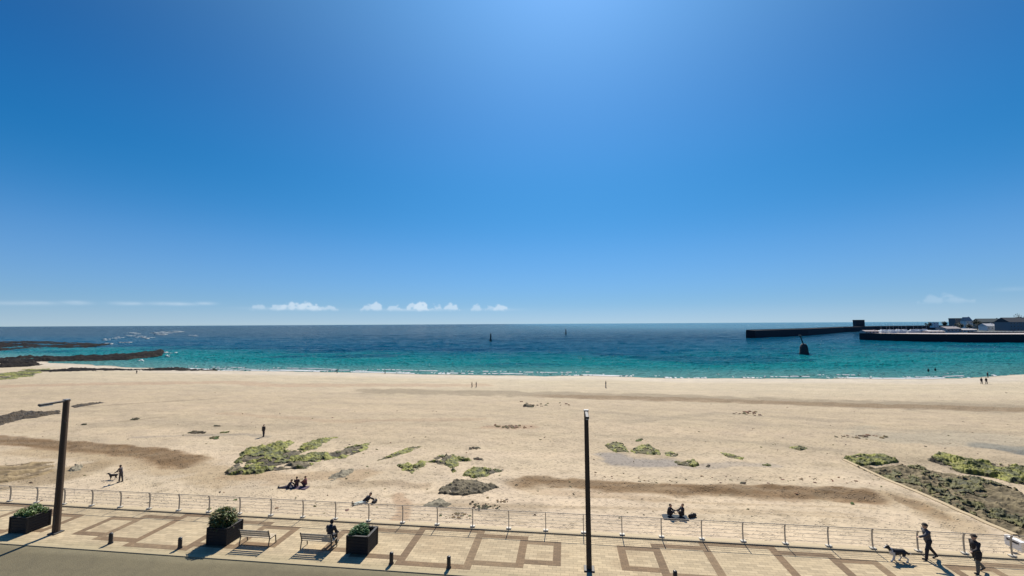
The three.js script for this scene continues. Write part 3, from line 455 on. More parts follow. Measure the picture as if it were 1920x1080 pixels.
{
  const dark = std([.014, .012, .012], .75, { map: woodTex }), rim = std([.022, .018, .016], .65), soil = std([.05, .036, .025], .95);
  const t = thing('planter', 'square dark planter beside the left street lamp', 'planter', P(6.0, -2.95), TURN, 'square dark planters on the promenade');
  const hw = .6, H = .84;
  for (let k = 0; k < 4; k++) { const a = k * Math.PI / 2; for (let i = 0; i < 5; i++) part('board', box(1.06, .145, .05, 0, .11 + i * .155, hw - .05, .008).rotateY(a), dark, t); part('corner_post', box(.09, H, .09, hw - .045, H / 2, hw - .045, .012).rotateY(a), dark, t); part('rim', box(1.2, .05, .12, 0, H + .026, hw - .06, .01).rotateY(a), rim, t); }
  part('soil', box(1.08, .7, 1.08, 0, .38, 0), soil, t);
  dup(t, 'square dark planter left of the empty bench with a tall tousled plant', P(18.35, -2.85)); dup(t, 'square dark planter right of the occupied bench', P(26.25, -2.8));
  const shrub = (label, sn, n, f, size, seed, a, b, stems) => { const g = thing('shrub', label, 'shrub', P(sn[0], sn[1], .73), TURN); part('foliage', leafBall(n, f, size, seed, a, b), leafMat, g); const r = rng(seed), st = []; for (let i = 0; i < stems; i++) { const q = [(r() - .5) * .7, 0, (r() - .5) * .7]; st.push(bar(q, [q[0] * 1.3, .3 + r() * .25, q[2] * 1.3], .012, 5)); } part('stem', mergeGeometries(st), std([.05, .04, .02], .9), g); };
  const dome = (lumps) => (r) => { const [cx, cy, cz, rr] = lumps[Math.floor(r() * lumps.length)]; const u = r() * 2 - 1, a = r() * 6.28, q = rr * Math.pow(r(), .4), w = Math.sqrt(1 - u * u); return [cx + q * w * Math.cos(a), Math.max(.02, cy + q * u * .8), cz + q * w * Math.sin(a)]; };
  shrub('low leafy green shrub in the planter beside the left street lamp', [6.0, -2.95], 2600, dome([[-.3, .2, .2, .32], [.1, .24, -.1, .36], [.3, .2, .25, .3], [-.2, .3, -.3, .3], [.35, .16, -.3, .28]]), .065, 3, [.09, .17, .03], [.2, .27, .06], 14);
  shrub('tousled green and yellow brown plant in the middle planter', [18.35, -2.85], 2600, (r) => { const a = r() * 6.28, l = Math.pow(r(), .6) * .64, up = .06 + Math.pow(r(), 1.3) * .85; return [Math.cos(a) * l - .14, up * (1.15 - l * .55), Math.sin(a) * l * .9, 2.2]; }, .075, 8, [.08, .14, .03], [.26, .22, .07], 26);
  shrub('small bright green bush in the left half of the planter right of the occupied bench', [26.25, -2.8], 2000, dome([[-.28, .18, .1, .34], [-.1, .22, -.2, .32], [-.35, .1, .35, .24], [.15, .1, .1, .26]]), .065, 5, [.05, .13, .03], [.12, .25, .07], 12);
}
{
  const t = thing('bench', 'empty slatted bench between the middle planter and the occupied bench', 'bench', P(20.45, -3.0), TURN, 'slatted benches facing the sea');
  const wood = std([.6, .51, .37], .8, { map: woodTex }), iron = std([.06, .055, .045], .5);
  for (let i = 0; i < 3; i++) part('backrest_slat', box(1.74, .095, .03, 0, .56 + i * .125, .25 + i * .045, .008).rotateX(0), wood, t);
  for (let i = 0; i < 4; i++) part('seat_slat', box(1.74, .035, .095, 0, .44, .16 - i * .12, .008), wood, t);
  for (const s of [-1, 1]) {
    const g = mergeGeometries([bar([s * .84, 0, .34], [s * .84, .47, .24], .028), bar([s * .84, .47, .24], [s * .84, .9, .39], .026), bar([s * .84, 0, -.28], [s * .84, .42, -.22], .028), bar([s * .84, .41, .24], [s * .84, .41, -.24], .024)]);
    part('leg_frame', g, iron, t);
  }
  dup(t, 'slatted bench with a person sitting at its right end', P(23.95, -3.0));
}

// ---------------------------------------------------------------- people: one smooth skin, clothes over it
function sdfMesh(f, lo, hi, cell) {                                   // surface nets
  const n = [0, 1, 2].map((k) => Math.ceil((hi[k] - lo[k]) / cell) + 2), [nx, ny, nz] = n, V = new Float32Array(nx * ny * nz), id = (i, j, k) => (k * ny + j) * nx + i;
  for (let k = 0; k < nz; k++) for (let j = 0; j < ny; j++) for (let i = 0; i < nx; i++) V[id(i, j, k)] = f(lo[0] + i * cell, lo[1] + j * cell, lo[2] + k * cell);
  const vi = new Int32Array(nx * ny * nz).fill(-1), pos = [], idx = [];
  for (let k = 0; k < nz - 1; k++) for (let j = 0; j < ny - 1; j++) for (let i = 0; i < nx - 1; i++) {
    let c = 0, sx = 0, sy = 0, sz = 0, neg = 0; const v = [];
    for (let q = 0; q < 8; q++) { const w = V[id(i + (q & 1), j + ((q >> 1) & 1), k + (q >> 2))]; v.push(w); if (w < 0) neg++; }
    if (neg === 0 || neg === 8) continue;
    for (let a = 0; a < 8; a++) for (const bit of [1, 2, 4]) { if (a & bit) continue; const b = a | bit; if ((v[a] < 0) === (v[b] < 0)) continue; const t = v[a] / (v[a] - v[b]); sx += (a & 1) + (bit === 1 ? t : 0); sy += ((a >> 1) & 1) + (bit === 2 ? t : 0); sz += (a >> 2) + (bit === 4 ? t : 0); c++; }
    vi[id(i, j, k)] = pos.length / 3; pos.push(lo[0] + (i + sx / c) * cell, lo[1] + (j + sy / c) * cell, lo[2] + (k + sz / c) * cell);
  }
  const quad = (a, b, c, d, flip) => { if (a < 0 || b < 0 || c < 0 || d < 0) return; flip ? idx.push(a, c, b, a, d, c) : idx.push(a, b, c, a, c, d); };
  for (let k = 1; k < nz - 1; k++) for (let j = 1; j < ny - 1; j++) for (let i = 1; i < nx - 1; i++) {
    const s = V[id(i, j, k)] < 0;
    if (s !== V[id(i + 1, j, k)] < 0) quad(vi[id(i, j - 1, k - 1)], vi[id(i, j, k - 1)], vi[id(i, j, k)], vi[id(i, j - 1, k)], !s);
    if (s !== V[id(i, j + 1, k)] < 0) quad(vi[id(i - 1, j, k - 1)], vi[id(i - 1, j, k)], vi[id(i, j, k)], vi[id(i, j, k - 1)], !s);
    if (s !== V[id(i, j, k + 1)] < 0) quad(vi[id(i - 1, j - 1, k)], vi[id(i, j - 1, k)], vi[id(i, j, k)], vi[id(i - 1, j, k)], !s);
  }
  const g = new THREE.BufferGeometry(); g.setAttribute('position', new THREE.Float32BufferAttribute(pos, 3)); g.setIndex(idx); g.computeVertexNormals(); return g;
}
// bones: [a, b, ra, rb]; blobs joined by a smooth minimum
function field(bones, k) {
  const B = bones.map(([a, b, ra, rb]) => { const d = [b[0] - a[0], b[1] - a[1], b[2] - a[2]]; return [a, d, Math.max(1e-9, d[0] ** 2 + d[1] ** 2 + d[2] ** 2), ra, rb - ra]; });
  return (x, y, z) => { let m = 1e9; for (const [a, d, l, ra, dr] of B) { const px = x - a[0], py = y - a[1], pz = z - a[2], t = clamp((px * d[0] + py * d[1] + pz * d[2]) / l), ex = px - d[0] * t, ey = py - d[1] * t, ez = pz - d[2] * t, q = Math.sqrt(ex * ex + ey * ey + ez * ez) - ra - dr * t; if (q - m > k) continue; if (m - q > k) { m = q; continue; } const h = .5 + .5 * (m - q) / k; m = m * (1 - h) + q * h - k * h * (1 - h); } return m; };
}
function hull(bones, cell, k) {
  const lo = [1e9, 1e9, 1e9], hi = [-1e9, -1e9, -1e9]; for (const [a, b, ra, rb] of bones) for (let c = 0; c < 3; c++) { lo[c] = Math.min(lo[c], a[c] - ra, b[c] - rb); hi[c] = Math.max(hi[c], a[c] + ra, b[c] + rb); }
  return sdfMesh(field(bones, k), lo.map((v) => v - k * .5 - cell * 2), hi.map((v) => v + k * .5 + cell * 2), cell);
}
const D2R = Math.PI / 180;
const addv = (a, b) => [a[0] + b[0], a[1] + b[1], a[2] + b[2]], mulv = (a, k) => [a[0] * k, a[1] * k, a[2] * k], lerpv = (a, b, t) => mix3(a, b, t);
// angles are measured from straight down, forwards (+x) positive; the right side is +z
function person(label, place, turn, o) {
  const { size = 1, torso = 4, legs, arms, head = 0, skin = [.42, .26, .18], top = [.03, .03, .035], bottom = [.03, .03, .04], shoe = [.02, .02, .02], hair = [.03, .02, .015], fine = false, coat = 0, pack = 0, hat = 0, group, category = 'person', sink = 0, brim = 0 } = o;
  const cell = (fine ? .016 : .03) / 1, down = (a, l, z = 0) => { const q = a * D2R; return [Math.sin(q) * l, -Math.cos(q) * l, z * l]; }, up = (a, l) => [Math.sin(a * D2R) * l, Math.cos(a * D2R) * l, 0];
  const hip = [0, 0, 0], chest = up(torso, .36), neck = addv(chest, up(torso, .17)), skull = addv(neck, up(torso * .5 + head, .16)), J = { hip, chest, neck, skull };
  const mkLeg = (s, [a, b, out = .04, turnF = 0]) => { const h = [0, -.02, s * .095], k = addv(h, down(a, .44, s * out)), f = addv(k, down(b, .43, s * .01)), fa = b + 90 + turnF; return { h, k, f, toe: addv(f, down(fa - 12, .19, s * .15)), heel: addv(f, down(b - 8, .06)) }; };
  const mkArm = (s, [a, b, out = .12, out2 = 0]) => { const sh = addv(chest, addv(up(torso, .10), [0, 0, s * .19])), e = addv(sh, down(a, .29, s * out)), w = addv(e, down(b, .25, s * out2)); return { s, sh, e, w, d: down(b, 1, s * out2) }; };
  const L = [mkLeg(-1, legs[0]), mkLeg(1, legs[1])], A = [mkArm(-1, arms[0]), mkArm(1, arms[1])];
  let low = 1e9; for (const l of L) low = Math.min(low, l.toe[1] - .03, l.heel[1] - .035, l.f[1] - .05); low = Math.min(low, hip[1] - .13);
  const lift = (v) => { v[1] -= low; };
  const all = new Set([hip, chest, neck, skull]); for (const l of L) for (const v of [l.h, l.k, l.f, l.toe, l.heel]) all.add(v); for (const a of A) for (const v of [a.sh, a.e, a.w]) all.add(v); all.forEach(lift);
  const t = thing('person', label, category, [place[0], place[1] - sink, place[2]], turn, group); t.scale.setScalar(size);
  const skinB = [[[0, hip[1] + .02, -.07], [0, hip[1] + .02, .07], .105, .105], [addv(hip, [0, .08, 0]), chest, .115, .13], [addv(chest, [0, .05, -.09]), addv(chest, [0, .05, .09]), .085, .085], [lerpv(chest, neck, .4), neck, .075, .055], [neck, addv(neck, up(torso, .08)), .052, .05]];
  for (const a of A) skinB.push([a.sh, a.e, .052, .042], [a.e, a.w, .041, .027]);
  for (const l of L) skinB.push([l.h, l.k, .085, .056], [l.k, l.f, .056, .038], [l.heel, l.toe, .034, .028], [l.f, l.heel, .038, .034]);
  const faceB = [[skull, addv(skull, [.012, .02, 0]), .092, .095], [addv(skull, [.035, -.055, 0]), addv(skull, [.05, -.085, 0]), .06, .042], [addv(skull, [.095, -.005, 0]), addv(skull, [.112, -.03, 0]), .012, .016], [addv(skull, [.0, -.015, -.09]), addv(skull, [-.01, .015, -.095]), .02, .022], [addv(skull, [.0, -.015, .09]), addv(skull, [-.01, .015, .095]), .02, .022], [addv(skull, [-.02, -.09, 0]), neck, .055, .052]];
  const geos = [];
  if (fine) {
    geos.push(hull(skinB, cell, .035), hull(faceB, .009, .02));
    for (const a of A) {                                              // hand: palm, four fingers, thumb
      const d = a.d, l = Math.hypot(...d), f = mulv(d, 1 / l), side = [0, 0, 1], nrm = [f[1], -f[0], 0], B = [[a.w, addv(a.w, mulv(f, .05)), .027, .03]], root = addv(a.w, mulv(f, .075));
      B.push([addv(addv(a.w, mulv(f, .03)), mulv(side, -.02)), addv(root, mulv(side, -.026)), .02, .016], [addv(addv(a.w, mulv(f, .03)), mulv(side, .02)), addv(root, mulv(side, .026)), .02, .016]);
      [.066, .076, .07, .055].forEach((len, i) => { const r0 = addv(root, mulv(side, (i - 1.5) * .021)), m = addv(r0, addv(mulv(f, len * .5), mulv(nrm, -.006))), e = addv(m, addv(mulv(f, len * .42), mulv(nrm, -.026))); B.push([r0, m, .0095, .009], [m, e, .009, .008]); });
      const tb = addv(addv(a.w, mulv(f, .03)), mulv(side, -a.s * .026)), tm = addv(tb, addv(mulv(f, .03), mulv(side, -a.s * .022))); B.push([tb, tm, .013, .011], [tm, addv(tm, addv(mulv(f, .03), mulv(nrm, -.012))), .011, .009]);
      geos.push(hull(B, .006, .006));
    }
  } else { for (const a of A) skinB.push([a.w, addv(a.w, mulv(a.d, .13)), .03, .02]); geos.push(hull([...skinB, ...faceB], cell * .8, .03)); }
  part('body', mergeGeometries(geos), std(skin, .6), t);
  const G = (x) => x + .018;
  const topB = [[addv(hip, [0, .0, -.05]), addv(hip, [0, .0, .05]), G(.112), G(.112)], [addv(hip, [0, .06, 0]), chest, G(.12), G(.138)], [addv(chest, [0, .04, -.10]), addv(chest, [0, .04, .10]), G(.088), G(.088)], [lerpv(chest, neck, .4), lerpv(chest, neck, .85), G(.07), G(.055)]];
  for (const a of A) topB.push([a.sh, a.e, G(.056), G(.048)], [a.e, lerpv(a.e, a.w, .93), G(.046), G(.032)]);
  if (coat) for (const l of L) topB.push([lerpv(l.h, l.k, .0), lerpv(l.h, l.k, coat), G(.105), G(.10)]);
  part('jacket', hull(topB, cell, .05), std(top, .85), t);
  const botB = [[addv(hip, [0, .0, -.06]), addv(hip, [0, .0, .06]), G(.108), G(.108)]]; for (const l of L) botB.push([l.h, l.k, G(.088), G(.06)], [l.k, lerpv(l.k, l.f, .96), G(.06), G(.046)]);
  part('trousers', hull(botB, cell, .035), std(bottom, .85), t);
  for (const l of L) part('shoe', hull([[l.heel, l.toe, .047, .04], [lerpv(l.heel, l.toe, .1), l.f, .046, .05]], fine ? .012 : .02, .02), std(shoe, .6), t);
  const hairB = [[addv(skull, [-.022, .03, 0]), addv(skull, [-.03, .045, 0]), .098, .095], [addv(skull, [-.055, -.02, 0]), addv(skull, [-.05, -.06, 0]), .07, .055]];
  part('hair', hull(hairB, fine ? .012 : .02, .03), std(hair, .8), t);
  if (hat) { const g = new THREE.LatheGeometry([[0, .095], [.06, .09], [.092, .065], [.104, .03], [.14, .004], [.141, -.004], [.1, .004], [0, .012]].map((p) => new THREE.Vector2(...p)), 24); g.translate(skull[0] - .005, skull[1] + .045, skull[2]); part('hat', g, std(hair, .85, { side: THREE.DoubleSide }), t); }
  if (fine) for (const s of [-1, 1]) part('eye', new THREE.SphereGeometry(.011, 10, 8).translate(skull[0] + .088, skull[1] - .002, s * .034), std([.02, .02, .02], .3), t);
  t.userData.joints = undefined; delete t.userData.joints;
  return { t, J, A, L };
}
const faceTo = (dx, dz) => Math.atan2(-dz, dx);                       // turn that makes local +x point along (dx, dz)
const LEFT = faceTo(-DS[0], -DS[1]), SEAW = faceTo(DN[0], DN[1]), LANDW = faceTo(-DN[0], -DN[1]), RIGHT = faceTo(DS[0], DS[1]);
person('walker in a grey jacket and dark trousers striding beside the dog', P(54.65, -.55), LEFT, { fine: true, size: .97, torso: 7, legs: [[20, 8], [-20, -38]], arms: [[52, 78, .1], [-24, -2, .16]], top: [.075, .072, .075], bottom: [.016, .016, .022], hair: [.028, .02, .014], hat: 1, head: 4 });
person('walker in a long dark coat at the right edge of the promenade', P(55.95, -1.55), LEFT + .12, { fine: true, size: .97, torso: 6, legs: [[13, 4], [-10, -44]], arms: [[28, 74, .16], [-16, 6, .14]], top: [.022, .017, .018], bottom: [.10, .098, .085], shoe: [.02, .018, .018], hair: [.045, .03, .018], hat: 1, coat: .55, head: 3 });
person('person in dark clothes sitting on the right end of the bench', P(24.5, -2.95), SEAW, { fine: true, torso: 14, legs: [[84, -4], [88, 2]], arms: [[22, 66, .2], [18, 60, .2]], top: [.022, .022, .028], bottom: [.04, .04, .05], hair: [.02, .015, .012], head: 22, sink: 0 }).t.position.y = 0;
{ // the dog
  const p = P(53.0, -.9), t = thing('dog', 'black dog with white legs and chest walking ahead of the two walkers', 'dog', p, LEFT);
  const leg = (x, y, z, f, q) => f ? [[[x, .40, z], [x - .05 + q * .10, .24, z], .06, .04], [[x - .05 + q * .10, .24, z], [x + q * .22, .05, z], .038, .028], [[x + q * .22, .035, z], [x + q * .22 + .05, .03, z], .034, .028]] : [[[x, .42, z], [x + .07 + q * .08, .28, z], .085, .055], [[x + .07 + q * .08, .28, z], [x - .07 + q * .16, .17, z], .045, .03], [[x - .07 + q * .16, .17, z], [x - .03 + q * .22, .05, z], .03, .026], [[x - .03 + q * .22, .035, z], [x + .03 + q * .22, .03, z], .034, .028]];
  const bones = [[[.20, .45, 0], [.05, .44, 0], .145, .14], [[.05, .45, 0], [-.26, .48, 0], .13, .105], [[.24, .36, 0], [.1, .36, 0], .09, .1], [[.24, .5, 0], [.40, .63, 0], .1, .075], [[.42, .65, 0], [.45, .645, 0], .085, .075], [[.47, .63, 0], [.57, .60, 0], .05, .032], [[.40, .71, -.05], [.385, .765, -.06], .03, .012], [[.40, .71, .05], [.385, .765, .06], .03, .012], [[-.33, .5, 0], [-.47, .38, 0], .04, .055], [[-.47, .38, 0], [-.6, .37, 0], .055, .025],
    ...leg(.2, 0, -.085, true, .5), ...leg(.2, 0, .085, true, -.5), ...leg(-.25, 0, -.085, false, -.5), ...leg(-.25, 0, .085, false, .6)];
  const g = hull(bones, .012, .03), a = g.attributes.position, c = [];
  for (let i = 0; i < a.count; i++) { const x = a.getX(i), y = a.getY(i), z = a.getZ(i), n = (vn(x * 30, y * 30 + z * 40) - .5) * .06; const white = y < .31 + n || (x > .17 + n && y < .47 + n && x < .45) || (x > .255 + n && x < .325 + n && y < .66) || x > .545 || (x < -.57) || (x > .46 && Math.abs(z) < .014); c.push(...(white ? [.58, .55, .5] : [.018, .016, .016])); }
  g.setAttribute('color', new THREE.Float32BufferAttribute(c, 3)); part('body', g, new THREE.MeshStandardMaterial({ color: 0xffffff, vertexColors: true, roughness: .75 }), t);
  for (const s of [-1, 1]) part('eye', new THREE.SphereGeometry(.012, 8, 6).translate(.495, .665, s * .045), std([.01, .01, .01], .2), t);
}
const stand = { torso: 3, legs: [[6, 2], [-6, -8]], arms: [[5, 18], [-4, 12]] }, sitUp = { torso: -4, legs: [[118, -38], [122, -30]], arms: [[45, 85, .1], [42, 80, .1]] }, sitOut = { torso: -22, legs: [[90, 88], [92, 86]], arms: [[-50, -20, .2], [-52, -24, .2]] };
person('person in dark clothes standing on the sand right of the left lamp', onSand(226, 904), LEFT + .3, { ...stand, size: .88, torso: 12, arms: [[30, 60], [18, 50]], top: [.06, .05, .055], bottom: [.045, .04, .045] });
{ const p = onSand(212, 899), t = thing('dog', 'small dark dog on the sand beside the person right of the left lamp', 'dog', p, LEFT + .35); const B = [[[.2, .4, 0], [-.25, .4, 0], .12, .1], [[.24, .46, 0], [.38, .58, 0], .08, .07], [[.42, .58, 0], [.55, .54, 0], .06, .03], [[-.3, .44, 0], [-.5, .55, 0], .03, .02]]; for (const [x, z, q] of [[.2, .07, .05], [.2, -.07, -.06], [-.24, .07, -.05], [-.24, -.07, .06]]) B.push([[x, .38, z], [x - (x < 0 ? -.04 : .02), .22, z], .05, .035], [[x - (x < 0 ? -.04 : .02), .22, z], [x + q, .04, z], .033, .026]); part('body', hull(B, .025, .03), std([.03, .027, .027], .8), t); }
person('lone person in dark clothes standing on the sand above the largest weedy rocks', onSand(494, 819), LANDW, { ...stand, size: .9, top: [.03, .028, .03], bottom: [.05, .045, .05] });
const trio = 'three people sitting together on the sand';
person('person in navy leaning back, leftmost of the three sitting on the sand', onSand(540, 915), LEFT + .3, { size: .86, ...sitOut, torso: -30, top: [.03, .035, .06], bottom: [.03, .03, .05], sink: .02 });
person('upright person in the middle of the three sitting on the sand', onSand(556, 914), SEAW + .5, { size: .86, ...sitUp, top: [.05, .03, .035], bottom: [.04, .035, .05], hair: [.07, .04, .02], sink: .02 });
person('person in a reddish top, rightmost of the three sitting on the sand', onSand(573, 913), LEFT, { size: .86, ...sitUp, torso: 8, top: [.16, .06, .06], bottom: [.05, .03, .04], hair: [.12, .07, .03], sink: .02 });
person('person reclining on the sand with pale trousers and black shoes', onSand(683, 943), LEFT + .75, { ...sitOut, torso: -52, legs: [[89, 88, .06], [90, 90, .06]], arms: [[-62, -30, .15], [-20, 50, .15]], top: [.02, .02, .025], bottom: [.6, .64, .56], sink: .02 });
person('hunched dark figure, left one of the pair sitting behind the railing', onSand(1254, 969), RIGHT - .4, { size: .88, ...sitUp, torso: 14, head: 10, top: [.012, .012, .018], bottom: [.015, .015, .022], sink: .02 });
person('dark figure leaning towards the other, right one of the pair sitting behind the railing', onSand(1280, 970), LEFT + .2, { size: .88, ...sitUp, torso: -2, top: [.014, .014, .02], bottom: [.014, .014, .02], hair: [.05, .03, .02], sink: .02 });
{
  const towel = (px, py, w, d, c, name, label, turn) => { const p = onSand(px, py), t = thing(name, label, 'towel', [p[0], p[1] + .03, p[2]], turn); const g = sheet(24, 16, (u, v) => [(u - .5) * w, .02 + .05 * (fbm(u * 5 + px, v * 4, 3) - .5) + .02, (v - .5) * d], false); part('cloth', g, std(c, .9, { side: THREE.DoubleSide }), t); };
  towel(1266, 971, 1.8, .8, [.02, .035, .05], 'beach_towel', 'dark blue towel under the pair sitting behind the railing', TURN);
  towel(554, 915, 2.3, .8, [.08, .05, .07], 'beach_towel', 'dull purple towel under the three sitting people', TURN);
  const bag = (px, py, c, label, w) => { const p = onSand(px, py), t = thing('beach_bag', label, 'bag', p, TURN + px); part('body', hull([[[-w / 2, .12, 0], [w / 2, .11, 0], .13, .12], [[-w / 2, .2, 0], [w / 2, .19, 0], .07, .07]], .025, .05), std(c, .8), t); part('strap', new THREE.TorusGeometry(.13, .014, 6, 16, Math.PI).translate(0, .24, 0), std(c, .8), t); };
  bag(1298, 970, [.012, .012, .014], 'black bag on the sand right of the pair behind the railing', .5); bag(546, 915, [.7, .68, .66], 'white bag between the sitting people on the sand', .22); bag(702, 943, [.015, .015, .02], 'black bag right of the person reclining in pale trousers', .4);
}
const farP = (x, y, label, c, d, turn, extra = {}) => person(label, onSand(x, y), turn, { ...stand, size: x > 880 && x < 900 || x < 800 ? .74 : .92, top: c, bottom: d, ...extra });
farP(1136, 727, 'lone person in dark clothes standing near the waterline above the middle lamp', [.03, .025, .03], [.03, .03, .05], RIGHT);
farP(885, 726, 'left one of the two small figures walking on the wet sand at centre', [.10, .08, .07], [.07, .07, .07], LEFT); farP(893, 726, 'right one of the two small figures walking on the wet sand at centre', [.05, .05, .06], [.12, .1, .09], LEFT);
farP(1841, 720, 'left one of the pair standing on the far sand at right', [.02, .02, .03], [.02, .02, .03], SEAW); farP(1850, 720, 'right one of the pair standing on the far sand at right', [.02, .02, .025], [.03, .03, .05], SEAW); farP(1852.5, 708.5, 'figure at the waterline behind the pair at right', [.02, .02, .025], [.02, .02, .03], LEFT);
farP(632, 699.5, 'dark figure at the edge of the surf left of the green beacon line', [.03, .03, .035], [.04, .04, .05], LEFT); farP(722, 701, 'dark figure in the shallows right of the surf figure', [.03, .03, .035], [.04, .04, .05], LEFT); farP(256, 701, 'small figure on the sand below the thin line of black rocks', [.05, .05, .05], [.05, .05, .06], RIGHT);
scene.children.find((o) => o.userData.label?.includes('green beacon line')).userData.label = 'dark figure at the edge of the white surf in the left half';
for (const [x, y, l] of [[1741, 694, 'left one of two dark swimmers in the shallow turquoise water at right'], [1754, 692.5, 'right one of two dark swimmers in the shallow turquoise water at right']]) { const p = onPlane(x, y + 2, SEA); person(l, [p[0], SEA - .85, p[2]], SEAW, { ...stand, top: [.02, .02, .025], bottom: [.02, .02, .03] }); }

// ---------------------------------------------------------------- sea marks
{
  const stone = std([.035, .036, .04], .85), metal = std([.03, .05, .06], .6);
  const c = onPlane(1508, 665, SEA), t = thing('beacon_tower', 'dark stone beacon with a leaning pole in the water before the pier', 'beacon', c, 0);
  const pr = [[0, 5.6], [.9, 5.5], [1.35, 5.0], [1.7, 4.1], [1.85, 3], [1.95, 1.2], [2.15, .8], [2.2, -1.5]].map((p) => new THREE.Vector2(...p));
  part('base', new THREE.LatheGeometry(pr, 28), stone, t); for (const y of [1.3, 2.6, 3.9]) part('ring', new THREE.TorusGeometry(y < 2 ? 1.95 : y < 3 ? 1.9 : 1.74, .07, 6, 28).rotateX(Math.PI / 2).translate(0, y, 0), stone, t);
  part('pole', bar([-.2, 5.3, 0], [-1.35, 9.2, 0], .32, 10), metal, t); part('top_mark', mergeGeometries([cyl(.75, .75, .55, -1.5, 9.3, 0, 14), cyl(.3, .6, .5, -1.42, 8.85, 0, 12)].map((g) => g.toNonIndexed())), metal, t); part('ladder', mergeGeometries([bar([-.3, 0, 2.25], [-.3, 4.8, 1.6], .04, 6), bar([.3, 0, 2.25], [.3, 4.8, 1.6], .04, 6)]), metal, t);
  const mk = (x, y, h, r, label, mat) => { const q = onPlane(x, y, SEA), b = thing('beacon', label, 'beacon', q, 0); part('tower', new THREE.LatheGeometry([[0, h], [r * .55, h * .985], [r * .6, h * .8], [r * .75, h * .5], [r, h * .12], [r * 1.5, h * .1], [r * 1.6, -1.5]].map((p) => new THREE.Vector2(...p)), 18), mat, b); part('top_mark', cyl(r * .8, r * .3, h * .12, 0, h, 0, 12), mat, b); part('ring', new THREE.TorusGeometry(r * .8, r * .12, 6, 18).rotateX(Math.PI / 2).translate(0, h * .8, 0), mat, b); };
  mk(920, 639, 6.4, .95, 'slim dark beacon standing in open water left of centre', std([.03, .06, .065], .7));
  mk(1061, 626, 7.0, 1.0, 'smallest beacon far out near the horizon at centre', std([.05, .07, .08], .7));
}

// ---------------------------------------------------------------- harbour on the right: pier, quay, houses, boats, trees
function wallRun(name, label, category, pts, width, top, m, parapet) {   // a walled mole along pts (x, z), toward the back by width
  const t = thing(name, label, category, [pts[0][0], SEA, pts[0][1]]), n = pts.length, pos = [], idx = [];
  const nrm = pts.map((p, i) => { const a = pts[Math.max(0, i - 1)], b = pts[Math.min(n - 1, i + 1)], dx = b[0] - a[0], dz = b[1] - a[1], l = Math.hypot(dx, dz); return [dz / l, -dx / l]; });
  pts.forEach((p, i) => { const [nx, nz] = nrm[i]; for (const [o, y] of [[-.5, -2], [0, top - SEA], [width, top - SEA], [width + .5, -2]]) pos.push(p[0] + nx * o - pts[0][0], y, p[1] + nz * o - pts[0][1]); });
  for (let i = 0; i < n - 1; i++) for (let k = 0; k < 3; k++) { const a = i * 4 + k; idx.push(a, a + 4, a + 5, a, a + 5, a + 1); }
  idx.push(0, 1, 2, 0, 2, 3); const e = (n - 1) * 4; idx.push(e, e + 2, e + 1, e, e + 3, e + 2);
  let g = new THREE.BufferGeometry(); g.setAttribute('position', new THREE.Float32BufferAttribute(pos, 3)); g.setIndex(idx); g = g.toNonIndexed(); g.computeVertexNormals(); part('wall', g, m, t);
  if (parapet) for (let i = 0; i < n - 1; i++) { const a = pts[i], b = pts[i + 1], dx = b[0] - a[0], dz = b[1] - a[1], l = Math.hypot(dx, dz), q = new THREE.BoxGeometry(l, parapet, 1); q.rotateY(Math.atan2(-dz, dx)); q.translate((a[0] + b[0]) / 2 + nrm[i][0] * (width - 1) - pts[0][0], top - SEA + parapet / 2 - .1, (a[1] + b[1]) / 2 + nrm[i][1] * (width - 1) - pts[0][1]); part('parapet', q, m, t); }
  return t;
}
const darkStone = std([.028, .026, .03], .95);
const xz = (px, py) => { const p = onPlane(px, py, SEA); return [p[0], p[2]]; };
const mole = [[1416, 634], [1460, 631.5], [1515, 628.6], [1582, 622.8], [1640, 620.2], [1760, 618.2], [1980, 617.2]].map((p) => xz(...p));
{
  const dense = []; for (let i = 0; i < mole.length - 1; i++) for (let k = 0; k < 6; k++) dense.push([mix(mole[i][0], mole[i + 1][0], k / 6), mix(mole[i][1], mole[i + 1][1], k / 6)]); dense.push(mole[mole.length - 1]);
  wallRun('pier', 'long dark stone pier running out to its square head left of the quay', 'pier', dense, 9, 3.4, darkStone, .8);
  const q = [[1612, 637], [1680, 639], [1760, 640.5], [1850, 641.3], [1920, 641.5], [2120, 642]].map((p) => xz(...p));
  const t = wallRun('quay', 'massive dark quay wall at right carrying boats and houses', 'quay', q, 46, 1.5, darkStone, 0), pos = [], idx = [];
  q.forEach((p, i) => { const a = q[Math.max(0, i - 1)], b = q[Math.min(q.length - 1, i + 1)], dx = b[0] - a[0], dz = b[1] - a[1], l = Math.hypot(dx, dz); for (const w of [2, 45]) pos.push(p[0] + dz / l * w - q[0][0], 1.52 - SEA, p[1] - dx / l * w - q[0][1]); if (i) idx.push(i * 2 - 2, i * 2, i * 2 + 1, i * 2 - 2, i * 2 + 1, i * 2 - 1); });
  const g = new THREE.BufferGeometry(); g.setAttribute('position', new THREE.Float32BufferAttribute(pos, 3)); g.setIndex(idx); g.computeVertexNormals(); part('deck', g, std([.4, .35, .32], .9), t);
}
const glass = std([.02, .025, .03], .2);
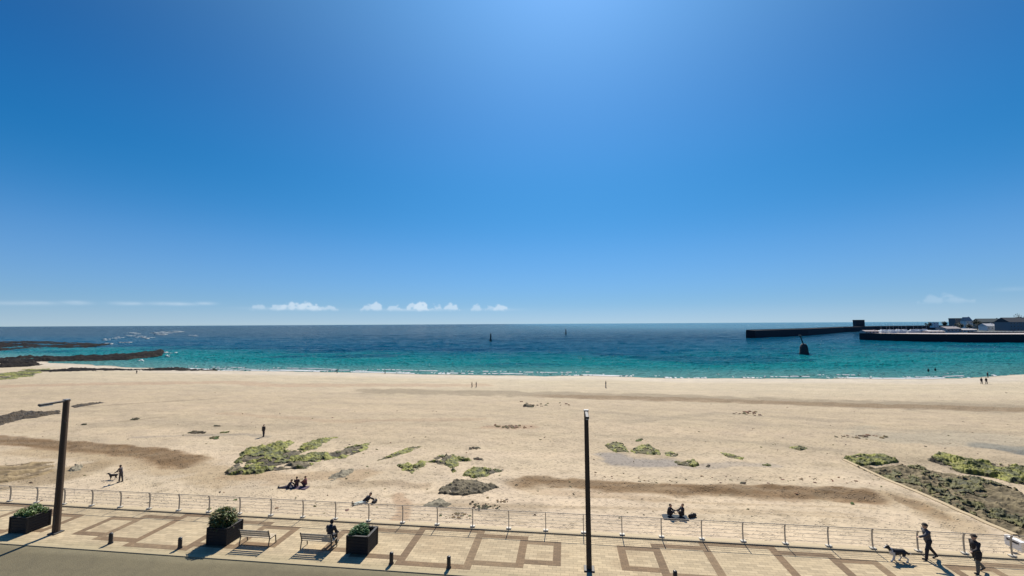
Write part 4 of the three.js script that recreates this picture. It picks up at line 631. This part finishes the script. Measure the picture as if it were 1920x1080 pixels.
function house(label, x0, x1, yb, yt, z, wallA, roofA, kind, o = {}) {
  const a = atDepth(x0, yb, z), b = atDepth(x1, yt, z), w = b[0] - a[0], h = b[1] - a[1], dp = o.deep ?? Math.min(14, Math.max(7, w * .8)), y0 = o.base ?? a[1], H = h + a[1] - y0;
  const t = thing(o.name ?? 'house', label, o.cat ?? 'house', [(a[0] + b[0]) / 2, y0, a[2] - dp / 2], o.turn ?? 0), wm = std(wallA, .9), rm = std(roofA, .85), wallH = kind === 'flat' ? H : H * .66;
  part('wall', box(w, wallH, dp, 0, wallH / 2, 0), wm, t);
  if (kind === 'flat') { part('roof', box(w + .5, .35, dp + .5, 0, wallH + .17, 0), rm, t); }
  else { const s = new THREE.Shape([[-dp / 2 - .4, 0], [dp / 2 + .4, 0], [0, H - wallH]].map((p) => new THREE.Vector2(...p))), g = new THREE.ExtrudeGeometry(s, { depth: w + .6, bevelEnabled: false }); g.rotateY(Math.PI / 2); g.translate(-w / 2 - .3, wallH, 0); const rf = part('roof', g, rm, t); part('chimney', box(.9, 1.4, .9, w * .36, H - .1, 0), wm, rf); }
  const fl = Math.max(1, Math.floor(wallH / 3)), nw = Math.max(1, Math.floor(w / 3.2));
  for (let f = 0; f < fl; f++) for (let i = 0; i < nw; i++) { const wx = (i + .5) / nw * w - w / 2, wy = f * wallH / fl + wallH / fl * .55; const win = part('window', box(1.15, 1.35, .12, wx, wy, dp / 2 + .02), std(wallA.map((v) => v * 1.15), .7), t); part('pane', box(.95, 1.15, .06, wx, wy, dp / 2 + .07), glass, win); }
  return t;
}
const grey = [.13, .14, .15], pale = [.5, .5, .48], slate = [.05, .055, .06];
{ // land behind the quay
  const a = atDepth(1860, 606, 560), g = sheet(90, 40, (u, v) => { const z0 = mix(430, 1250, v), X = z0 * mix(1.0, 2.6, u) , Z = -z0, e = sst(0, .12, u) * sst(0, .12, v) * (1 - sst(.85, 1, v)); const y = SEA - 1 + e * (7.5 + 5.5 * sst(.1, .5, u) * (.5 + fbm(X / 60, Z / 60, 3)) + 2 * fbm(X / 12, Z / 12, 3)); return [X, y, Z, mix3([.04, .05, .03], [.11, .10, .075], fbm(X / 25, Z / 25, 3))]; });
  struct('headland', g, new THREE.MeshStandardMaterial({ vertexColors: true, color: 0xffffff, roughness: .95 }));
}
house('dark flat roofed block standing on the long pier', 1606, 1621, 612, 600, 770, [.04, .042, .05], [.03, .03, .035], 'flat', { name: 'harbour_building', cat: 'building', base: 3.3, deep: 8 });
house('low pinkish shed at the left end of the quay', 1622, 1648, 626, 619, 390, [.45, .36, .34], [.34, .28, .27], 'gable', { name: 'shed', cat: 'shed', base: 1.45, deep: 6 });
house('long low pale shed in the middle of the quay', 1742, 1772, 626, 619.5, 385, [.5, .45, .42], [.4, .37, .36], 'gable', { name: 'shed', cat: 'shed', base: 1.45, deep: 7 });
house('pale two storey house right of the long low shed', 1776, 1802, 625, 612, 395, [.42, .38, .36], [.3, .27, .26], 'gable', { base: 1.45 });
house('low white house beside the dark tree on the quay', 1806, 1832, 625, 616, 395, [.5, .48, .45], [.36, .34, .33], 'gable', { base: 1.45 });
house('tall grey flat roofed building behind the quay', 1792, 1806, 612, 597, 560, grey, slate, 'flat', { name: 'apartment_building', cat: 'building', base: 2 });
house('slim white house just left of the dark tree', 1812, 1823, 610, 594.5, 540, [.62, .62, .6], [.3, .3, .3], 'gable', { base: 2 });
house('long grey green roofed block right of the dark tree', 1840, 1885, 611, 597, 560, [.16, .18, .17], [.1, .12, .11], 'gable', { name: 'apartment_building', cat: 'building', base: 2, deep: 12 });
house('small house with a bright white wall below the long grey block', 1851, 1869, 616, 606.5, 470, [.72, .72, .7], [.5, .5, .5], 'gable', { base: 1.5 });
house('smallest white house right of the bright walled one', 1882, 1891, 616, 607, 470, [.66, .66, .64], [.3, .3, .3], 'gable', { base: 1.5 });
house('large grey house at the right edge of the harbour', 1894, 1935, 622, 595, 450, [.17, .19, .21], slate, 'gable', { base: 1.5 });
house('white cabin low behind the wall of the far pier', 1750, 1760, 612, 604.5, 700, [.6, .62, .64], [.4, .42, .44], 'flat', { name: 'shed', cat: 'shed', base: 2, deep: 6 });
house('grey hall with a low roof at the quay edge on the far right', 1838, 1925, 632, 621, 372, [.10, .11, .13], [.07, .08, .09], 'gable', { name: 'shed', cat: 'shed', base: 1.45, deep: 10 });
{ // boats laid up on the quay
  const t = thing('boat', 'white boat nearest the pinkish shed on the quay', 'boat', [...atDepth(1662, 622, 392)].map((v, i) => i === 1 ? 1.55 : v), .2, 'white boats laid up on the quay');
  const sh = new THREE.Shape([[-4, .4], [-4, 1.6], [4.6, 1.9], [3.4, .3], [0, 0]].map((p) => new THREE.Vector2(...p))), g = new THREE.ExtrudeGeometry(sh, { depth: 2, bevelEnabled: true, bevelSize: .35, bevelThickness: .45, bevelSegments: 2 }); g.translate(0, 0, -1);
  part('hull', g, std([.55, .58, .6], .5), t); part('cabin', box(3, 1.3, 1.9, -.6, 2.4, 0, .2), std([.6, .62, .64], .5), t); part('mast', bar([.6, 1.8, 0], [.6, 8.5, 0], .07, 6), std([.3, .32, .34], .5), t); part('cradle', mergeGeometries([box(.3, .5, 2.2, -2, .1, 0), box(.3, .5, 2.2, 2, .1, 0)]), std([.06, .06, .06], .8), t);
  [[1675, 'white boat second along the quay from the pinkish shed'], [1690, 'white boat third along the quay from the pinkish shed'], [1712, 'white boat fourth along the quay, alone in the gap'], [1728, 'white boat nearest the left gable of the long pale shed']].forEach(([x, l], i) => dup(t, l, [...atDepth(x, 622, 388 + i * 4)].map((v, k) => k === 1 ? 1.55 : v), .5 - i * .4));
}
for (const [i, x] of [1653, 1668, 1684, 1698, 1720, 1736].entries()) dup(scene.children.find((o) => o.name === 'boat'), 'small white boat in the back row laid up on the quay', [...atDepth(x, 620, 404 + (i % 3) * 4)].map((v, k) => k === 1 ? 1.55 : v), 1.2 - i * .5, 'boats in the back row on the quay');
function tree(label, px, z, yb, h, w, seed) {
  const p = atDepth(px, 610, z), t = thing('tree', label, 'tree', [p[0], yb, p[2]]), r = rng(seed), lumps = []; for (let i = 0; i < 9; i++) lumps.push([(r() - .5) * w * .7, h * (.45 + r() * .42), (r() - .5) * w * .7, w * (.16 + r() * .14)]);
  const tr = new THREE.CylinderGeometry(.14, .32, h * .7, 8); tr.translate(0, h * .35, 0); part('trunk', mergeGeometries([tr, ...lumps.slice(0, 4).map((l) => bar([0, h * .35, 0], [l[0], l[1], l[2]], .09, 6))]), std([.05, .04, .03], .9), t);
  part('crown', leafBall(900, (q) => { const l = lumps[Math.floor(q() * 9)], u = q() * 2 - 1, a = q() * 6.28, k = l[3] * Math.pow(q(), .4), v = Math.sqrt(1 - u * u); return [l[0] + k * v * Math.cos(a), l[1] + k * u, l[2] + k * v * Math.sin(a)]; }, w * .06, seed, [.015, .03, .015], [.045, .065, .03]), leafMat, t);
}
tree('dark tree rising between the slim white house and the long grey block', 1832, 500, 1.5, 13, 8, 41); tree('dark tree low behind the white house on the quay', 1818, 470, 1.5, 8, 7, 42); tree('dark tree behind the pale two storey house', 1800, 520, 2, 8, 8, 43); tree('dark tree over the roof of the large grey house', 1913, 500, 2, 17, 12, 44); tree('dark tree right of the long grey block', 1888, 520, 2, 11, 8, 45); tree('dark tree left of the tall grey building', 1772, 640, 2, 9, 10, 46); tree('dark tree beside the white cabin behind the pier', 1742, 680, 2, 9, 9, 47);

renderer.render(scene, camera);
